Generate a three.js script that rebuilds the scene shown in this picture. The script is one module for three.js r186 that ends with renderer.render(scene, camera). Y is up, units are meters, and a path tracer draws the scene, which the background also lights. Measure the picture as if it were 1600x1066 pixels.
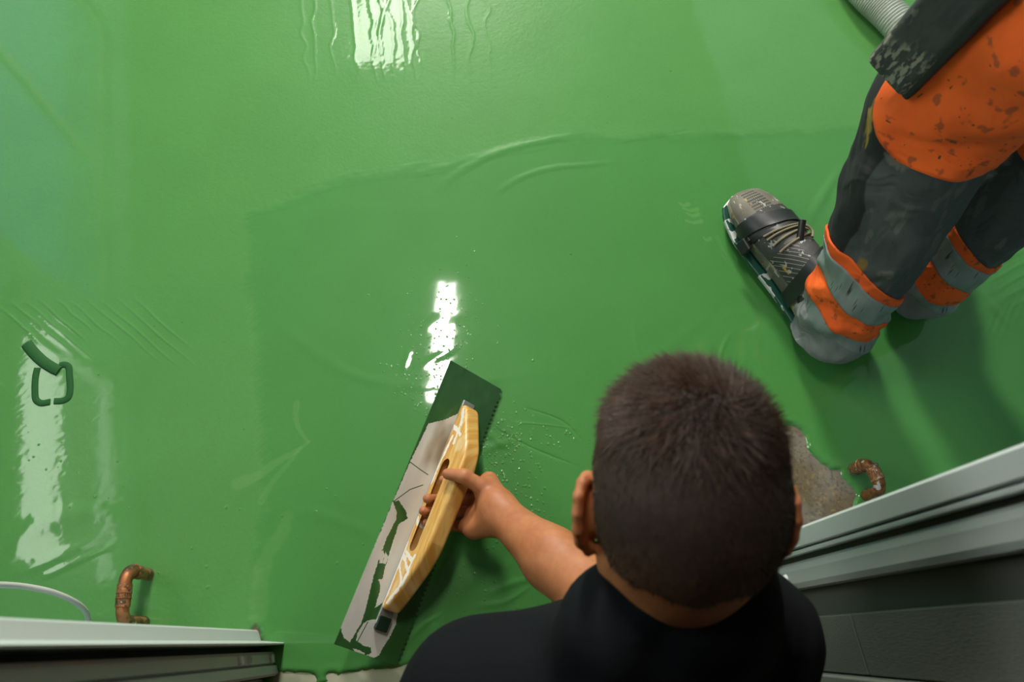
import * as THREE from 'three';
import { mergeGeometries, mergeVertices } from 'three/addons/utils/BufferGeometryUtils.js';
import { RoundedBoxGeometry } from 'three/addons/geometries/RoundedBoxGeometry.js';
import { RectAreaLightUniformsLib } from 'three/addons/lights/RectAreaLightUniformsLib.js';

// ---------------------------------------------------------------- camera, sky, lamp, exposure
const V = (x, y, z) => new THREE.Vector3(x, y, z);
const FOCAL = 1250, EYE = 1.35, NADIR = [770, 1003];      // pixels of the 1600 x 1066 frame; the door frame's uprights meet at the nadir
const scene = new THREE.Scene();
const renderer = new THREE.WebGLRenderer({ antialias: true });
renderer.toneMapping = THREE.LinearToneMapping;
renderer.toneMappingExposure = 0.82;
renderer.shadowMap.enabled = true;
const camera = new THREE.PerspectiveCamera(2 * Math.atan(533 / FOCAL) * 180 / Math.PI, 1600 / 1066, 0.02, 60);
const nd = [NADIR[0] - 800, NADIR[1] - 533];
const PITCH = Math.PI / 2 - Math.atan(Math.hypot(nd[0], nd[1]) / FOCAL), ROLL = Math.atan2(nd[0], nd[1]);
const camF = V(0, -Math.sin(PITCH), -Math.cos(PITCH)), r0 = V(1, 0, 0), u0 = new THREE.Vector3().crossVectors(r0, camF);
const camR = r0.clone().multiplyScalar(Math.cos(ROLL)).addScaledVector(u0, -Math.sin(ROLL));
const camU = r0.clone().multiplyScalar(Math.sin(ROLL)).addScaledVector(u0, Math.cos(ROLL));
const EYEP = V(0, EYE, 0);
camera.position.copy(EYEP);
camera.quaternion.setFromRotationMatrix(new THREE.Matrix4().makeBasis(camR, camU, camF.clone().negate()));
camera.focus = 1.37; camera.userData.fStop = 5;
scene.add(camera);

scene.background = new THREE.Color().setRGB(1.0, 1.04, 0.94);      // overcast daylight beyond the windows
scene.backgroundIntensity = 11;

RectAreaLightUniformsLib.init();
// room frame: origin in the middle of the doorway, x along the door wall, z into the room
const YAW = 0.2406, RO = V(0.02, 0, -0.072);
const rx = V(Math.cos(YAW), 0, -Math.sin(YAW)), rz = V(-Math.sin(YAW), 0, -Math.cos(YAW));
const room = (x, y, z) => V(RO.x + rx.x * x + rz.x * z, y, RO.z + rx.z * x + rz.z * z);
const roomOf = (x, z) => [(x - RO.x) * rx.x + (z - RO.z) * rx.z, (x - RO.x) * rz.x + (z - RO.z) * rz.z];
const LAMP = { x: -0.34, y: 2.385, z: -1.36, w: 0.09, l: 0.64, power: 140 };
{
  const l = new THREE.RectAreaLight(new THREE.Color().setRGB(1, 0.96, 0.86), LAMP.power, LAMP.w, LAMP.l);
  l.position.set(LAMP.x, LAMP.y - 0.045, LAMP.z); l.lookAt(LAMP.x, 0, LAMP.z); l.name = 'lamp_light'; scene.add(l);
}

const PANEL = { x: -0.86, y: 2.385, z: -3.3, w: 0.3, l: 0.6, power: 12 };
{
  const l = new THREE.RectAreaLight(new THREE.Color().setRGB(1, 1, 0.9), PANEL.power, PANEL.w, PANEL.l);
  l.position.set(PANEL.x, PANEL.y - 0.045, PANEL.z); l.lookAt(PANEL.x, 0, PANEL.z); l.name = 'panel_light'; scene.add(l);
}
const FLOOD = { pos: V(-0.62, 2.12, -4.2), aim: V(0.1, 0.3, -0.3), w: 0.5, h: 0.34, power: 370 };
{
  const l = new THREE.RectAreaLight(new THREE.Color().setRGB(1, 0.97, 0.9), FLOOD.power, FLOOD.w, FLOOD.h);
  l.position.copy(FLOOD.pos).addScaledVector(FLOOD.aim.clone().sub(FLOOD.pos).normalize(), 0.004); l.lookAt(FLOOD.aim); l.name = 'work_light_beam'; scene.add(l);
}

// ---------------------------------------------------------------- helpers
let seed = 20177;
const rnd = () => { seed = (seed * 1664525 + 1013904223) >>> 0; return seed / 4294967296; };
const rr = (a, b) => a + (b - a) * rnd();
const clamp = (x, a = 0, b = 1) => x < a ? a : x > b ? b : x;
const mix = (a, b, t) => a + (b - a) * t;
const sstep = (a, b, x) => { const t = clamp((x - a) / (b - a)); return t * t * (3 - 2 * t); };
const h3 = (x, y, z) => { let n = (x * 374761393 + y * 668265263 + z * 2147483647) | 0; n = Math.imul(n ^ (n >>> 13), 1274126177); n = Math.imul(n ^ (n >>> 15), 2246822519); return ((n ^ (n >>> 16)) >>> 0) / 4294967296; };
function noise(x, y, z = 0) {           // value noise 0..1
  const xi = Math.floor(x), yi = Math.floor(y), zi = Math.floor(z);
  let fx = x - xi, fy = y - yi, fz = z - zi; fx = fx * fx * (3 - 2 * fx); fy = fy * fy * (3 - 2 * fy); fz = fz * fz * (3 - 2 * fz);
  const a = mix(mix(h3(xi, yi, zi), h3(xi + 1, yi, zi), fx), mix(h3(xi, yi + 1, zi), h3(xi + 1, yi + 1, zi), fx), fy);
  if (fz === 0) return a;
  return mix(a, mix(mix(h3(xi, yi, zi + 1), h3(xi + 1, yi, zi + 1), fx), mix(h3(xi, yi + 1, zi + 1), h3(xi + 1, yi + 1, zi + 1), fx), fy), fz);
}
const fbm = (x, y, z = 0, o = 4) => { let s = 0, a = 0.5, t = 0; for (let i = 0; i < o; i++) { s += a * noise(x, y, z + i * 7.3 * (z !== 0)); t += a; x *= 2.03; y *= 2.03; z *= 2.03; a *= 0.5; x += 17.1; y += 9.7; } return s / t; };
// a point surveyed on the photograph, at a known height above the floor
const at = (px, py, h = 0) => {
  const d = camF.clone().multiplyScalar(FOCAL).addScaledVector(camR, px - 800).addScaledVector(camU, 533 - py);
  return EYEP.clone().addScaledVector(d, (h - EYE) / d.y);
};
const used = {};
const numbered = (n) => { used[n] = (used[n] ?? -1) + 1; return used[n] ? n + '_' + String(used[n]).padStart(3, '0') : n; };
function tag(o, label, category, group) { o.userData.label = label; o.userData.category = category; if (group) o.userData.group = group; return o; }
function thing(name, label, category, pos = V(0, 0, 0)) { const o = new THREE.Group(); o.name = numbered(name); o.position.copy(pos); scene.add(o); return tag(o, label, category); }
function structure(name, label, category, pos = V(0, 0, 0), yaw = 0) { const o = new THREE.Group(); o.name = name; o.position.copy(pos); o.rotation.y = yaw; scene.add(o); o.userData = { kind: 'structure', label, category }; return o; }
function part(name, geo, mat, parent, label) { const m = new THREE.Mesh(geo, mat); m.name = name; m.castShadow = m.receiveShadow = true; if (label) m.userData.label = label; parent.add(m); return m; }
const std = (r, g, b, roughness = 0.6, o = {}) => new THREE.MeshPhysicalMaterial({ color: new THREE.Color().setRGB(r, g, b), roughness, ...o });
function dataTex(w, h, fn, srgb = true) {      // fn(u, v) -> linear [r, g, b]
  const d = new Uint8Array(w * h * 4), e = (c) => { c = clamp(c); return Math.round(255 * (srgb ? (c <= 0.0031308 ? c * 12.92 : 1.055 * Math.pow(c, 1 / 2.4) - 0.055) : c)); };
  for (let j = 0; j < h; j++) for (let i = 0; i < w; i++) { const c = fn((i + 0.5) / w, (j + 0.5) / h), k = (j * w + i) * 4; d[k] = e(c[0]); d[k + 1] = e(c[1]); d[k + 2] = e(c[2]); d[k + 3] = 255; }
  const t = new THREE.DataTexture(d, w, h); t.magFilter = THREE.LinearFilter; t.minFilter = THREE.LinearFilter; t.wrapS = t.wrapT = THREE.RepeatWrapping;
  if (srgb) t.colorSpace = THREE.SRGBColorSpace; t.needsUpdate = true; return t;
}
const mix3 = (a, b, t) => [mix(a[0], b[0], t), mix(a[1], b[1], t), mix(a[2], b[2], t)];
const box = (x0, x1, y0, y1, z0, z1, r = 0.002) => { const g = r ? new RoundedBoxGeometry(x1 - x0, y1 - y0, z1 - z0, 2, r) : new THREE.BoxGeometry(x1 - x0, y1 - y0, z1 - z0); g.translate((x0 + x1) / 2, (y0 + y1) / 2, (z0 + z1) / 2); return g; };
// signed distance to a polygon in the plane (negative inside)
function polyDist(poly, x, y) {
  let d = Infinity, s = 1;
  for (let i = 0, j = poly.length - 1; i < poly.length; j = i++) {
    const [ax, ay] = poly[i], [bx, by] = poly[j], ex = bx - ax, ey = by - ay, wx = x - ax, wy = y - ay, t = clamp((wx * ex + wy * ey) / (ex * ex + ey * ey));
    d = Math.min(d, (wx - ex * t) ** 2 + (wy - ey * t) ** 2);
    const c1 = y >= ay, c2 = y < by, c3 = ex * wy > ey * wx; if ((c1 && c2 && c3) || (!c1 && !c2 && !c3)) s = -s;
  }
  return s * Math.sqrt(d);
}
// tapered capsule and smooth joining of distances
function bone(a, b, ra, rb) {
  const bx = b.x - a.x, by = b.y - a.y, bz = b.z - a.z, l2 = bx * bx + by * by + bz * bz;
  return (x, y, z) => { const px = x - a.x, py = y - a.y, pz = z - a.z, t = clamp((px * bx + py * by + pz * bz) / l2), qx = px - bx * t, qy = py - by * t, qz = pz - bz * t; return Math.sqrt(qx * qx + qy * qy + qz * qz) - (ra + (rb - ra) * t); };
}
const smin = (a, b, k) => { const h = Math.max(k - Math.abs(a - b), 0) / k; return Math.min(a, b) - h * h * k * 0.25; };
const ell = (cx, cy, cz, ax, ay, az) => (x, y, z) => { const px = (x - cx) / ax, py = (y - cy) / ay, pz = (z - cz) / az, k = Math.sqrt(px * px + py * py + pz * pz); return (k - 1) * Math.min(ax, ay, az) * (k > 1 ? 1 : 1); };
const joined = (list, k) => (x, y, z) => { let d = 1e3; for (const f of list) d = smin(d, f(x, y, z), k); return d; };
function skinOf(sdf, lo, hi, cell) {      // surface nets over a box, skipping blocks far from the surface
  const n = [0, 1, 2].map((k) => Math.ceil((hi.getComponent(k) - lo.getComponent(k)) / cell) + 2), [nx, ny, nz] = n, B = 6;
  const f = new Float32Array(nx * ny * nz).fill(1), id = (i, j, k) => i + nx * (j + ny * k);
  for (let k0 = 0; k0 < nz; k0 += B) for (let j0 = 0; j0 < ny; j0 += B) for (let i0 = 0; i0 < nx; i0 += B) {
    const c = sdf(lo.x + (i0 + B / 2) * cell, lo.y + (j0 + B / 2) * cell, lo.z + (k0 + B / 2) * cell), far = Math.abs(c) > B * cell * 1.35;
    for (let k = k0; k < Math.min(nz, k0 + B); k++) for (let j = j0; j < Math.min(ny, j0 + B); j++) for (let i = i0; i < Math.min(nx, i0 + B); i++)
      f[id(i, j, k)] = far ? c : sdf(lo.x + i * cell, lo.y + j * cell, lo.z + k * cell);
  }
  const vid = new Int32Array(nx * ny * nz).fill(-1), pos = [], idx = [], E = [];
  for (let c = 0; c < 8; c++) for (const b of [1, 2, 4]) if (!(c & b)) E.push([c, c | b]);
  const o8 = []; for (let c = 0; c < 8; c++) o8.push((c & 1) + nx * (((c >> 1) & 1) + ny * (c >> 2)));
  for (let k = 0; k < nz - 1; k++) for (let j = 0; j < ny - 1; j++) for (let i = 0; i < nx - 1; i++) {
    const q = id(i, j, k); let m = 0; for (let c = 0; c < 8; c++) if (f[q + o8[c]] < 0) m |= 1 << c;
    if (m === 0 || m === 255) continue;
    let x = 0, y = 0, z = 0, cnt = 0;
    for (const [a, b] of E) { const fa = f[q + o8[a]], fb = f[q + o8[b]]; if ((fa < 0) === (fb < 0)) continue; const t = fa / (fa - fb); x += mix(a & 1, b & 1, t); y += mix((a >> 1) & 1, (b >> 1) & 1, t); z += mix(a >> 2, b >> 2, t); cnt++; }
    vid[q] = pos.length / 3; pos.push(lo.x + (i + x / cnt) * cell, lo.y + (j + y / cnt) * cell, lo.z + (k + z / cnt) * cell);
  }
  const quad = (a, b, c, d, flip) => { if (a < 0 || b < 0 || c < 0 || d < 0) return; if (flip) idx.push(a, c, b, a, d, c); else idx.push(a, b, c, a, c, d); };
  for (let k = 1; k < nz - 1; k++) for (let j = 1; j < ny - 1; j++) for (let i = 1; i < nx - 1; i++) {
    const q = id(i, j, k), s = f[q] < 0;
    if (s !== f[q + 1] < 0) quad(vid[id(i, j - 1, k - 1)], vid[id(i, j, k - 1)], vid[id(i, j, k)], vid[id(i, j - 1, k)], !s);
    if (s !== f[q + nx] < 0) quad(vid[id(i - 1, j, k - 1)], vid[id(i - 1, j, k)], vid[id(i, j, k)], vid[id(i, j, k - 1)], !s);
    if (s !== f[q + nx * ny] < 0) quad(vid[id(i - 1, j - 1, k)], vid[id(i, j - 1, k)], vid[id(i, j, k)], vid[id(i - 1, j, k)], !s);
  }
  const g = new THREE.BufferGeometry();
  g.setAttribute('position', new THREE.Float32BufferAttribute(pos, 3)); g.setIndex(idx); g.computeVertexNormals();
  return g;
}
function paintVertices(g, fn) { const p = g.attributes.position, c = new Float32Array(p.count * 3); for (let i = 0; i < p.count; i++) { const q = fn(p.getX(i), p.getY(i), p.getZ(i)); c[3 * i] = q[0]; c[3 * i + 1] = q[1]; c[3 * i + 2] = q[2]; } g.setAttribute('color', new THREE.BufferAttribute(c, 3)); return g; }
// a tube along a smooth path whose ring starts at the direction «front»; rad(v, a) in metres, a = 0 at front, turning to the wearer's left
function sleeve(pts, front, rad, { v0 = 0, v1 = 1, nv = 80, nu = 72, off = 0, thick = 0, rim = null, tilt = null } = {}) {
  const curve = new THREE.CatmullRomCurve3(pts), pos = [], uv = [], idx = [];
  const ring = (v, o) => {
    const frame = (w) => { const c = curve.getPoint(w), t = curve.getTangent(w), x = front.clone().addScaledVector(t, -front.dot(t)).normalize(); return [c, x, new THREE.Vector3().crossVectors(t, x)]; };
    let [c, x, y] = frame(v); const vv = v;
    for (let i = 0; i <= nu; i++) { const a = i / nu * Math.PI * 2; if (rim || tilt) { v = Math.max(0, vv + (rim ? rim(a) * (v1 - vv) / (v1 - v0) : tilt(a))); [c, x, y] = frame(v); } const r = rad(v, a) + o; pos.push(c.x + (x.x * Math.cos(a) + y.x * Math.sin(a)) * r, c.y + (x.y * Math.cos(a) + y.y * Math.sin(a)) * r, c.z + (x.z * Math.cos(a) + y.z * Math.sin(a)) * r); uv.push(i / nu, v); }
  };
  const rows = [];
  for (let j = 0; j <= nv; j++) rows.push([mix(v0, v1, j / nv), off]);
  if (thick) { rows.unshift([v0, off - thick]); rows.push([v1, off - thick]); }
  for (const [v, o] of rows) ring(v, o);
  for (let j = 0; j < rows.length - 1; j++) for (let i = 0; i < nu; i++) { const a = j * (nu + 1) + i, b = a + nu + 1; idx.push(a, a + 1, b, a + 1, b + 1, b); }
  const g = new THREE.BufferGeometry(); g.setAttribute('position', new THREE.Float32BufferAttribute(pos, 3)); g.setAttribute('uv', new THREE.Float32BufferAttribute(uv, 2)); g.setIndex(idx); g.computeVertexNormals();
  const nm = g.attributes.normal;                     // close the seam
  for (let j = 0; j < rows.length; j++) { const a = j * (nu + 1), b = a + nu; const n = V(nm.getX(a) + nm.getX(b), nm.getY(a) + nm.getY(b), nm.getZ(a) + nm.getZ(b)).normalize(); nm.setXYZ(a, n.x, n.y, n.z); nm.setXYZ(b, n.x, n.y, n.z); }
  return g;
}
const tube = (pts, r, seg = 60, rs = 14, closed = false) => new THREE.TubeGeometry(new THREE.CatmullRomCurve3(pts, closed), seg, r, rs, closed);

// ---------------------------------------------------------------- room shell
const LX = 1.55, RW = 1.75, RD = 4.75, RHT = 2.4, WT = 0.14;      // half width, depth, height, wall thickness
const grain = dataTex(256, 256, (u, v) => { const n = 0.5 + 0.5 * (fbm(u * 40, v * 40, 0, 3) - 0.5); return [n, n, n]; }, false);
grain.repeat.set(3, 3);
const wallMat = std(0.25, 0.34, 0.37, 0.85, { bumpMap: grain, bumpScale: 0.0008 });
const ceilMat = std(0.12, 0.12, 0.12, 0.9);
const frameMat = std(0.6, 0.62, 0.61, 0.38);
const corridorMat = std(0.1, 0.1, 0.095, 0.85);
const glassMat = new THREE.MeshPhysicalMaterial({ color: 0xffffff, transmission: 1, thickness: 0, roughness: 0, ior: 1.5 });
// a wall with one opening, in its own plane: x along it, y up, outwards -z
function walled(name, label, place, yaw, x0, x1, hole, hole2) {
  const o = structure(name, label, 'wall', place, yaw);
  const gs = hole ? [box(x0, hole[0], 0, RHT, -WT, 0, 0), box(hole[1], x1, 0, RHT, -WT, 0, 0), box(hole[0], hole[1], 0, hole[2], -WT, 0, 0), box(hole[0], hole[1], hole[3], RHT, -WT, 0, 0)].filter(Boolean) : [box(x0, x1, 0, RHT, -WT, 0, 0)];
  if (hole2) { gs[1] = box(hole[1], hole2[0], 0, RHT, -WT, 0, 0); gs.push(box(hole2[1], x1, 0, RHT, -WT, 0, 0), box(hole2[0], hole2[1], 0, hole2[2], -WT, 0, 0), box(hole2[0], hole2[1], hole2[3], RHT, -WT, 0, 0)); }
  part('wall_panel', mergeGeometries(gs), wallMat, o);
  return o;
}
function windowIn(name, label, place, yaw, [a, b, lo, hi], bars, pane = glassMat) {
  const o = structure(name, label, 'window', place, yaw), f = 0.045;
  part('window_frame', mergeGeometries([box(a, a + f, lo, hi, -0.11, -0.05), box(b - f, b, lo, hi, -0.11, -0.05), box(a + f, b - f, lo, lo + f, -0.11, -0.05), box(a + f, b - f, hi - f, hi, -0.11, -0.05), ...(bars ? [box((a + b) / 2 - 0.02, (a + b) / 2 + 0.02, lo + f, hi - f, -0.1, -0.06)] : [])]), frameMat, o);
  part('pane', box(a + f, b - f, lo + f, hi - f, -0.083, -0.08, 0), pane, o);
  part('window_sill', box(a - 0.03, b + 0.03, lo - 0.025, lo, -0.1, 0.05, 0.004), frameMat, o);
}
// left wall: its local x runs into the room (z of the room), its face looks to +x of the room
const LW = [0.42, 1.42, 1.36, 2.34], FW = [1.62, 3.4, 0.95, 2.2];
walled('wall_left', 'painted wall with a high window, left of the doorway', room(-LX, 0, 0), YAW + Math.PI / 2, -0.08, RD + WT, LW, FW);
windowIn('window_2', 'wide window with frosted bluish glass in the left wall', room(-LX, 0, 0), YAW + Math.PI / 2, FW, true, new THREE.MeshPhysicalMaterial({ color: new THREE.Color().setRGB(0.14, 0.26, 0.4), transmission: 1, thickness: 0, roughness: 0.55, ior: 1.5 }));
windowIn('window_1', 'bright high window in the left wall', room(-LX, 0, 0), YAW + Math.PI / 2, LW, false);
walled('wall_right', 'painted wall on the right of the room', room(RW, 0, 0), YAW - Math.PI / 2, -RD - WT, 0.08, null);
walled('wall_back', 'painted far wall of the room', room(0, 0, RD), YAW, -RW, RW, null);
{
  const o = structure('wall_front', 'painted wall with the doorway', 'wall', room(0, 0, 0), YAW);
  // room z runs to -z of this frame
  part('wall_panel', mergeGeometries([box(-RW - WT, -0.41, 0, RHT, -0.012, WT, 0), box(0.425, RW + WT, 0, RHT, 0.004, WT, 0), box(-0.41, 0.425, 2.06, RHT, 0.004, WT, 0)]), wallMat, o);
  const c = structure('ceiling', 'dim painted ceiling', 'ceiling', room(0, 0, 0), YAW);
  part('ceiling_panel', box(-RW - WT, RW + WT, RHT, RHT + 0.1, -RD - WT, WT, 0), ceilMat, c);
  part('corridor_ceiling', box(-0.9, 0.9, 2.4, 2.5, WT, 2.4, 0), corridorMat, c);
  const k = structure('wall_corridor', 'dark walls of the passage behind the doorway', 'wall', room(0, 0, 0), YAW);
  part('wall_panel', box(-0.9, -0.8, 0, 2.4, WT, 2.4, 0), corridorMat, k);
  part('wall_panel', box(0.8, 0.9, 0, 2.4, WT, 2.4, 0), corridorMat, k);
  part('wall_panel', box(-0.9, 0.9, 0, 2.4, 2.4, 2.5, 0), corridorMat, k);
}
// door frame: pressed uprights with stop lip, groove and fixing buttons
{
  const D = structure('door_1', 'white metal door frame with stepped uprights, grooves and round fixing buttons', 'door frame', room(0, 0, 0), YAW);
  const up = (poly, h = 2.06) => {   // plan polygon [x, z into room]
    const s = new THREE.Shape(poly.map(([x, z]) => new THREE.Vector2(x, z)));
    const g = new THREE.ExtrudeGeometry(s, { depth: h, bevelEnabled: false }); g.rotateX(-Math.PI / 2); return g;   // (x, z) -> (x, up, -z)
  };
  const white = std(0.58, 0.62, 0.61, 0.34), grey = std(0.42, 0.44, 0.44, 0.4), dark = std(0.05, 0.05, 0.05, 0.6), lining = std(0.2, 0.2, 0.18, 0.75, { bumpMap: grain, bumpScale: 0.0015 });
  // left upright
  part('upright', up([[-0.46, 0.018], [-0.4, 0.019], [-0.3975, 0.0165], [-0.394, 0.002], [-0.44, -0.002]]), white, D);
  part('stop_lip', up([[-0.44, 0.002], [-0.394, 0.0018], [-0.36, -0.007], [-0.358, -0.0085], [-0.359, -0.0105], [-0.392, -0.007], [-0.44, -0.006]]), white, D);
  part('seal_groove', up([[-0.46, -0.005], [-0.402, -0.006], [-0.399, -0.017], [-0.46, -0.019]]), dark, D);
  part('hinge_face', up([[-0.46, -0.0165], [-0.384, -0.0165], [-0.376, -0.018], [-0.3735, -0.022], [-0.374, -0.034], [-0.379, -0.0365], [-0.372, -0.0385], [-0.3705, -0.05], [-0.376, -0.053], [-0.46, -0.053]]), grey, D);
  part('lining_panel', up([[-0.46, -0.05], [-0.395, -0.054], [-0.393, -0.14], [-0.46, -0.14]]), lining, D);
  // right upright
  part('upright', up([[0.46, 0.002], [0.386, 0.002], [0.383, -0.001], [0.382, -0.0215], [0.386, -0.0235], [0.46, -0.0235]]), white, D);
  part('stop_lip', up([[0.46, -0.0255], [0.385, -0.0255], [0.383, -0.0275], [0.383, -0.0305], [0.386, -0.032], [0.46, -0.032]]), white, D);
  part('seal_groove', up([[0.46, -0.023], [0.398, -0.0235], [0.4, -0.041], [0.46, -0.041]]), dark, D);
  part('hinge_face', up([[0.46, -0.039], [0.392, -0.039], [0.387, -0.042], [0.384, -0.05], [0.382, -0.066], [0.384, -0.073], [0.392, -0.076], [0.46, -0.076]]), grey, D);
  part('lining_panel', up([[0.46, -0.07], [0.404, -0.077], [0.404, -0.115], [0.46, -0.115]], 2.06), std(0.12, 0.12, 0.115, 0.8), D);
  for (const [y0, y1] of [[0.0, 0.335], [0.338, 1.2], [1.203, 2.06]]) part('lining_board', box(0.394, 0.46, y0, y1, 0.112, 0.182, 0.0015), lining, D);
  part('lining_board', box(0.385, 0.46, 0, 2.06, 0.184, 0.5, 0.003), std(0.3, 0.3, 0.27, 0.7), D, 'paler board at the end of the lining');
  part('head_rail', box(-0.46, 0.46, 2.06, 2.12, -0.02, 0.1, 0.004), white, D);
  const knob = (x, y, z, s) => { const g = new THREE.LatheGeometry([[0, 0], [0.0001, 0.0055], [0.004, 0.0052], [0.0062, 0.0035], [0.0072, 0.0008], [0.0074, -0.001]].map(([a, b]) => new THREE.Vector2(a, b)), 20); g.rotateZ(s * Math.PI / 2); g.translate(x, y, z); return g; };
  const km = std(0.62, 0.64, 0.62, 0.4);
  for (const y of [0.19, 1.3]) { part('fixing_button', knob(-0.374, y, 0.028, -1), km, D); part('fixing_button', knob(0.383, y, 0.059, 1), km, D); }
  const wedge = new THREE.ConeGeometry(0.0055, 0.022, 12); wedge.rotateX(Math.PI); wedge.translate(-0.3725, 0.14, 0.028); part('fixing_wedge', wedge, km, D);
  const cap = new THREE.CylinderGeometry(0.006, 0.006, 0.006, 16); cap.rotateZ(Math.PI / 2); cap.translate(-0.373, 0.03, 0.028); part('fixing_button', cap, km, D);
}
// ceiling lamps: white tray with a glowing cover
for (const [LAMP_, label, glow] of [[LAMP, 'long narrow white ceiling lamp with glowing cover above the wet floor', 4], [PANEL, 'broad ceiling lamp with dimmer cover near the far wall', 2]]) {
  const LAMP = LAMP_, t = thing('ceiling_lamp', label, 'lamp', V(LAMP.x, RHT, LAMP.z));
  part('tray', box(-LAMP.w / 2 - 0.012, LAMP.w / 2 + 0.012, -0.04, 0, -LAMP.l / 2 - 0.015, LAMP.l / 2 + 0.015, 0.006), frameMat, t);
  part('glowing_cover', box(-LAMP.w / 2, LAMP.w / 2, -0.052, -0.038, -LAMP.l / 2, LAMP.l / 2, 0.005), new THREE.MeshStandardMaterial({ color: 0xffffff, emissive: 0xfff4e0, emissiveIntensity: glow }), t);
}
// work light on a tripod at the far end of the room
{
  const t = thing('work_light', 'bright work light on a tripod at the far end of the room', 'lamp', V(FLOOD.pos.x, 0, FLOOD.pos.z)), q = new THREE.Quaternion().setFromRotationMatrix(new THREE.Matrix4().lookAt(FLOOD.aim, FLOOD.pos, V(0, 1, 0)));
  const turned = (g) => { g.applyQuaternion(q); g.translate(0, FLOOD.pos.y, 0); return g; }, yel = std(0.6, 0.36, 0.02, 0.45), blk = std(0.02, 0.02, 0.02, 0.5), W = FLOOD.w / 2, Hh = FLOOD.h / 2;
  part('housing', turned(mergeGeometries([box(-W - 0.02, W + 0.02, -Hh - 0.02, Hh + 0.02, -0.07, -0.006, 0.01), box(-W - 0.02, -W - 0.002, -Hh - 0.02, Hh + 0.02, -0.02, 0.012, 0.004), box(W + 0.002, W + 0.02, -Hh - 0.02, Hh + 0.02, -0.02, 0.012, 0.004), box(-W, W, Hh + 0.002, Hh + 0.02, -0.02, 0.012, 0.004), box(-W, W, -Hh - 0.02, -Hh - 0.002, -0.02, 0.012, 0.004)])), blk, t);
  part('glowing_face', turned(box(-W, W, -Hh, Hh, -0.006, 0, 0)), new THREE.MeshStandardMaterial({ color: 0xffffff, emissive: 0xfff6e6, emissiveIntensity: 6 }), t);
  part('bracket', turned(mergeGeometries([box(-W - 0.034, -W - 0.024, -Hh - 0.06, 0.02, -0.05, -0.02, 0.002), box(W + 0.024, W + 0.034, -Hh - 0.06, 0.02, -0.05, -0.02, 0.002), box(-W - 0.034, W + 0.034, -Hh - 0.066, -Hh - 0.056, -0.05, -0.02, 0.002)])), yel, t);
  part('pole', tube([V(0, FLOOD.pos.y - 0.17, -0.03), V(0, 0.9, -0.03), V(0, 0.35, -0.03)], 0.014, 10, 14), yel, t);
  for (let i = 0; i < 3; i++) { const a = i * 2.094 + 0.5, f = V(Math.sin(a) * 0.42, 0.016, Math.cos(a) * 0.42 - 0.03); part('leg', tube([V(0, 0.62, -0.03), f.clone().lerp(V(0, 0.62, -0.03), 0.5), f], 0.011, 8, 12), yel, t); }
}
// ---------------------------------------------------------------- floor: concrete slab under a wet green coating
const FX0 = -1.36, FX1 = 1.44, FZ0 = -1.76, FZ1 = 0.36;       // the surveyed stretch of floor, metres
const floor = structure('floor', 'wet glossy green floor coating poured over a concrete slab', 'floor');
const flr = (pts) => pts.map(([x, y]) => { const p = at(x, y); return [p.x, p.z]; });
const bare = flr([[1190, 668], [1214, 676], [1234, 664], [1252, 670], [1256, 684], [1262, 704], [1280, 722], [1297, 735], [1312, 737], [1324, 758], [1336, 766], [1340, 776], [1330, 790], [1345, 900], [1120, 940], [1120, 700]]);
const chips = [flr([[392, 990], [394, 985], [399, 978], [404, 985], [408, 990], [404, 1010], [390, 1010]]), flr([[404, 1000], [412, 1001], [415, 1008], [404, 1010]])];
const sill = flr([[442, 1052], [460, 1053], [490, 1055], [494, 1063], [492, 1072], [508, 1068], [520, 1061], [530, 1058], [545, 1052], [580, 1048], [612, 1047], [640, 1040], [660, 1180], [400, 1180], [430, 1056]]);
const isles = [flr([[510, 1054], [520, 1053], [527, 1055], [525, 1060], [512, 1060]]), flr([[532, 1054], [540, 1053], [541, 1057], [532, 1057]]), flr([[545, 1056], [556, 1053], [570, 1054], [560, 1059], [546, 1060]])];
function bareDist(x, z) {                     // negative where the slab lies bare
  let d = polyDist(bare, x, z) + (fbm(x * 90, z * 90, 0, 3) - 0.5) * 0.009;
  for (const c of chips) d = Math.min(d, polyDist(c, x, z) + (noise(x * 300, z * 300) - 0.5) * 0.004);
  d = Math.min(d, polyDist(sill, x, z) + (noise(x * 200, z * 200) - 0.5) * 0.003);
  for (const c of isles) d = Math.min(d, polyDist(c, x, z) + 0.0005);
  const [, lz] = roomOf(x, z); d = Math.min(d, lz + 0.125);
  return d;
}
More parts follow.
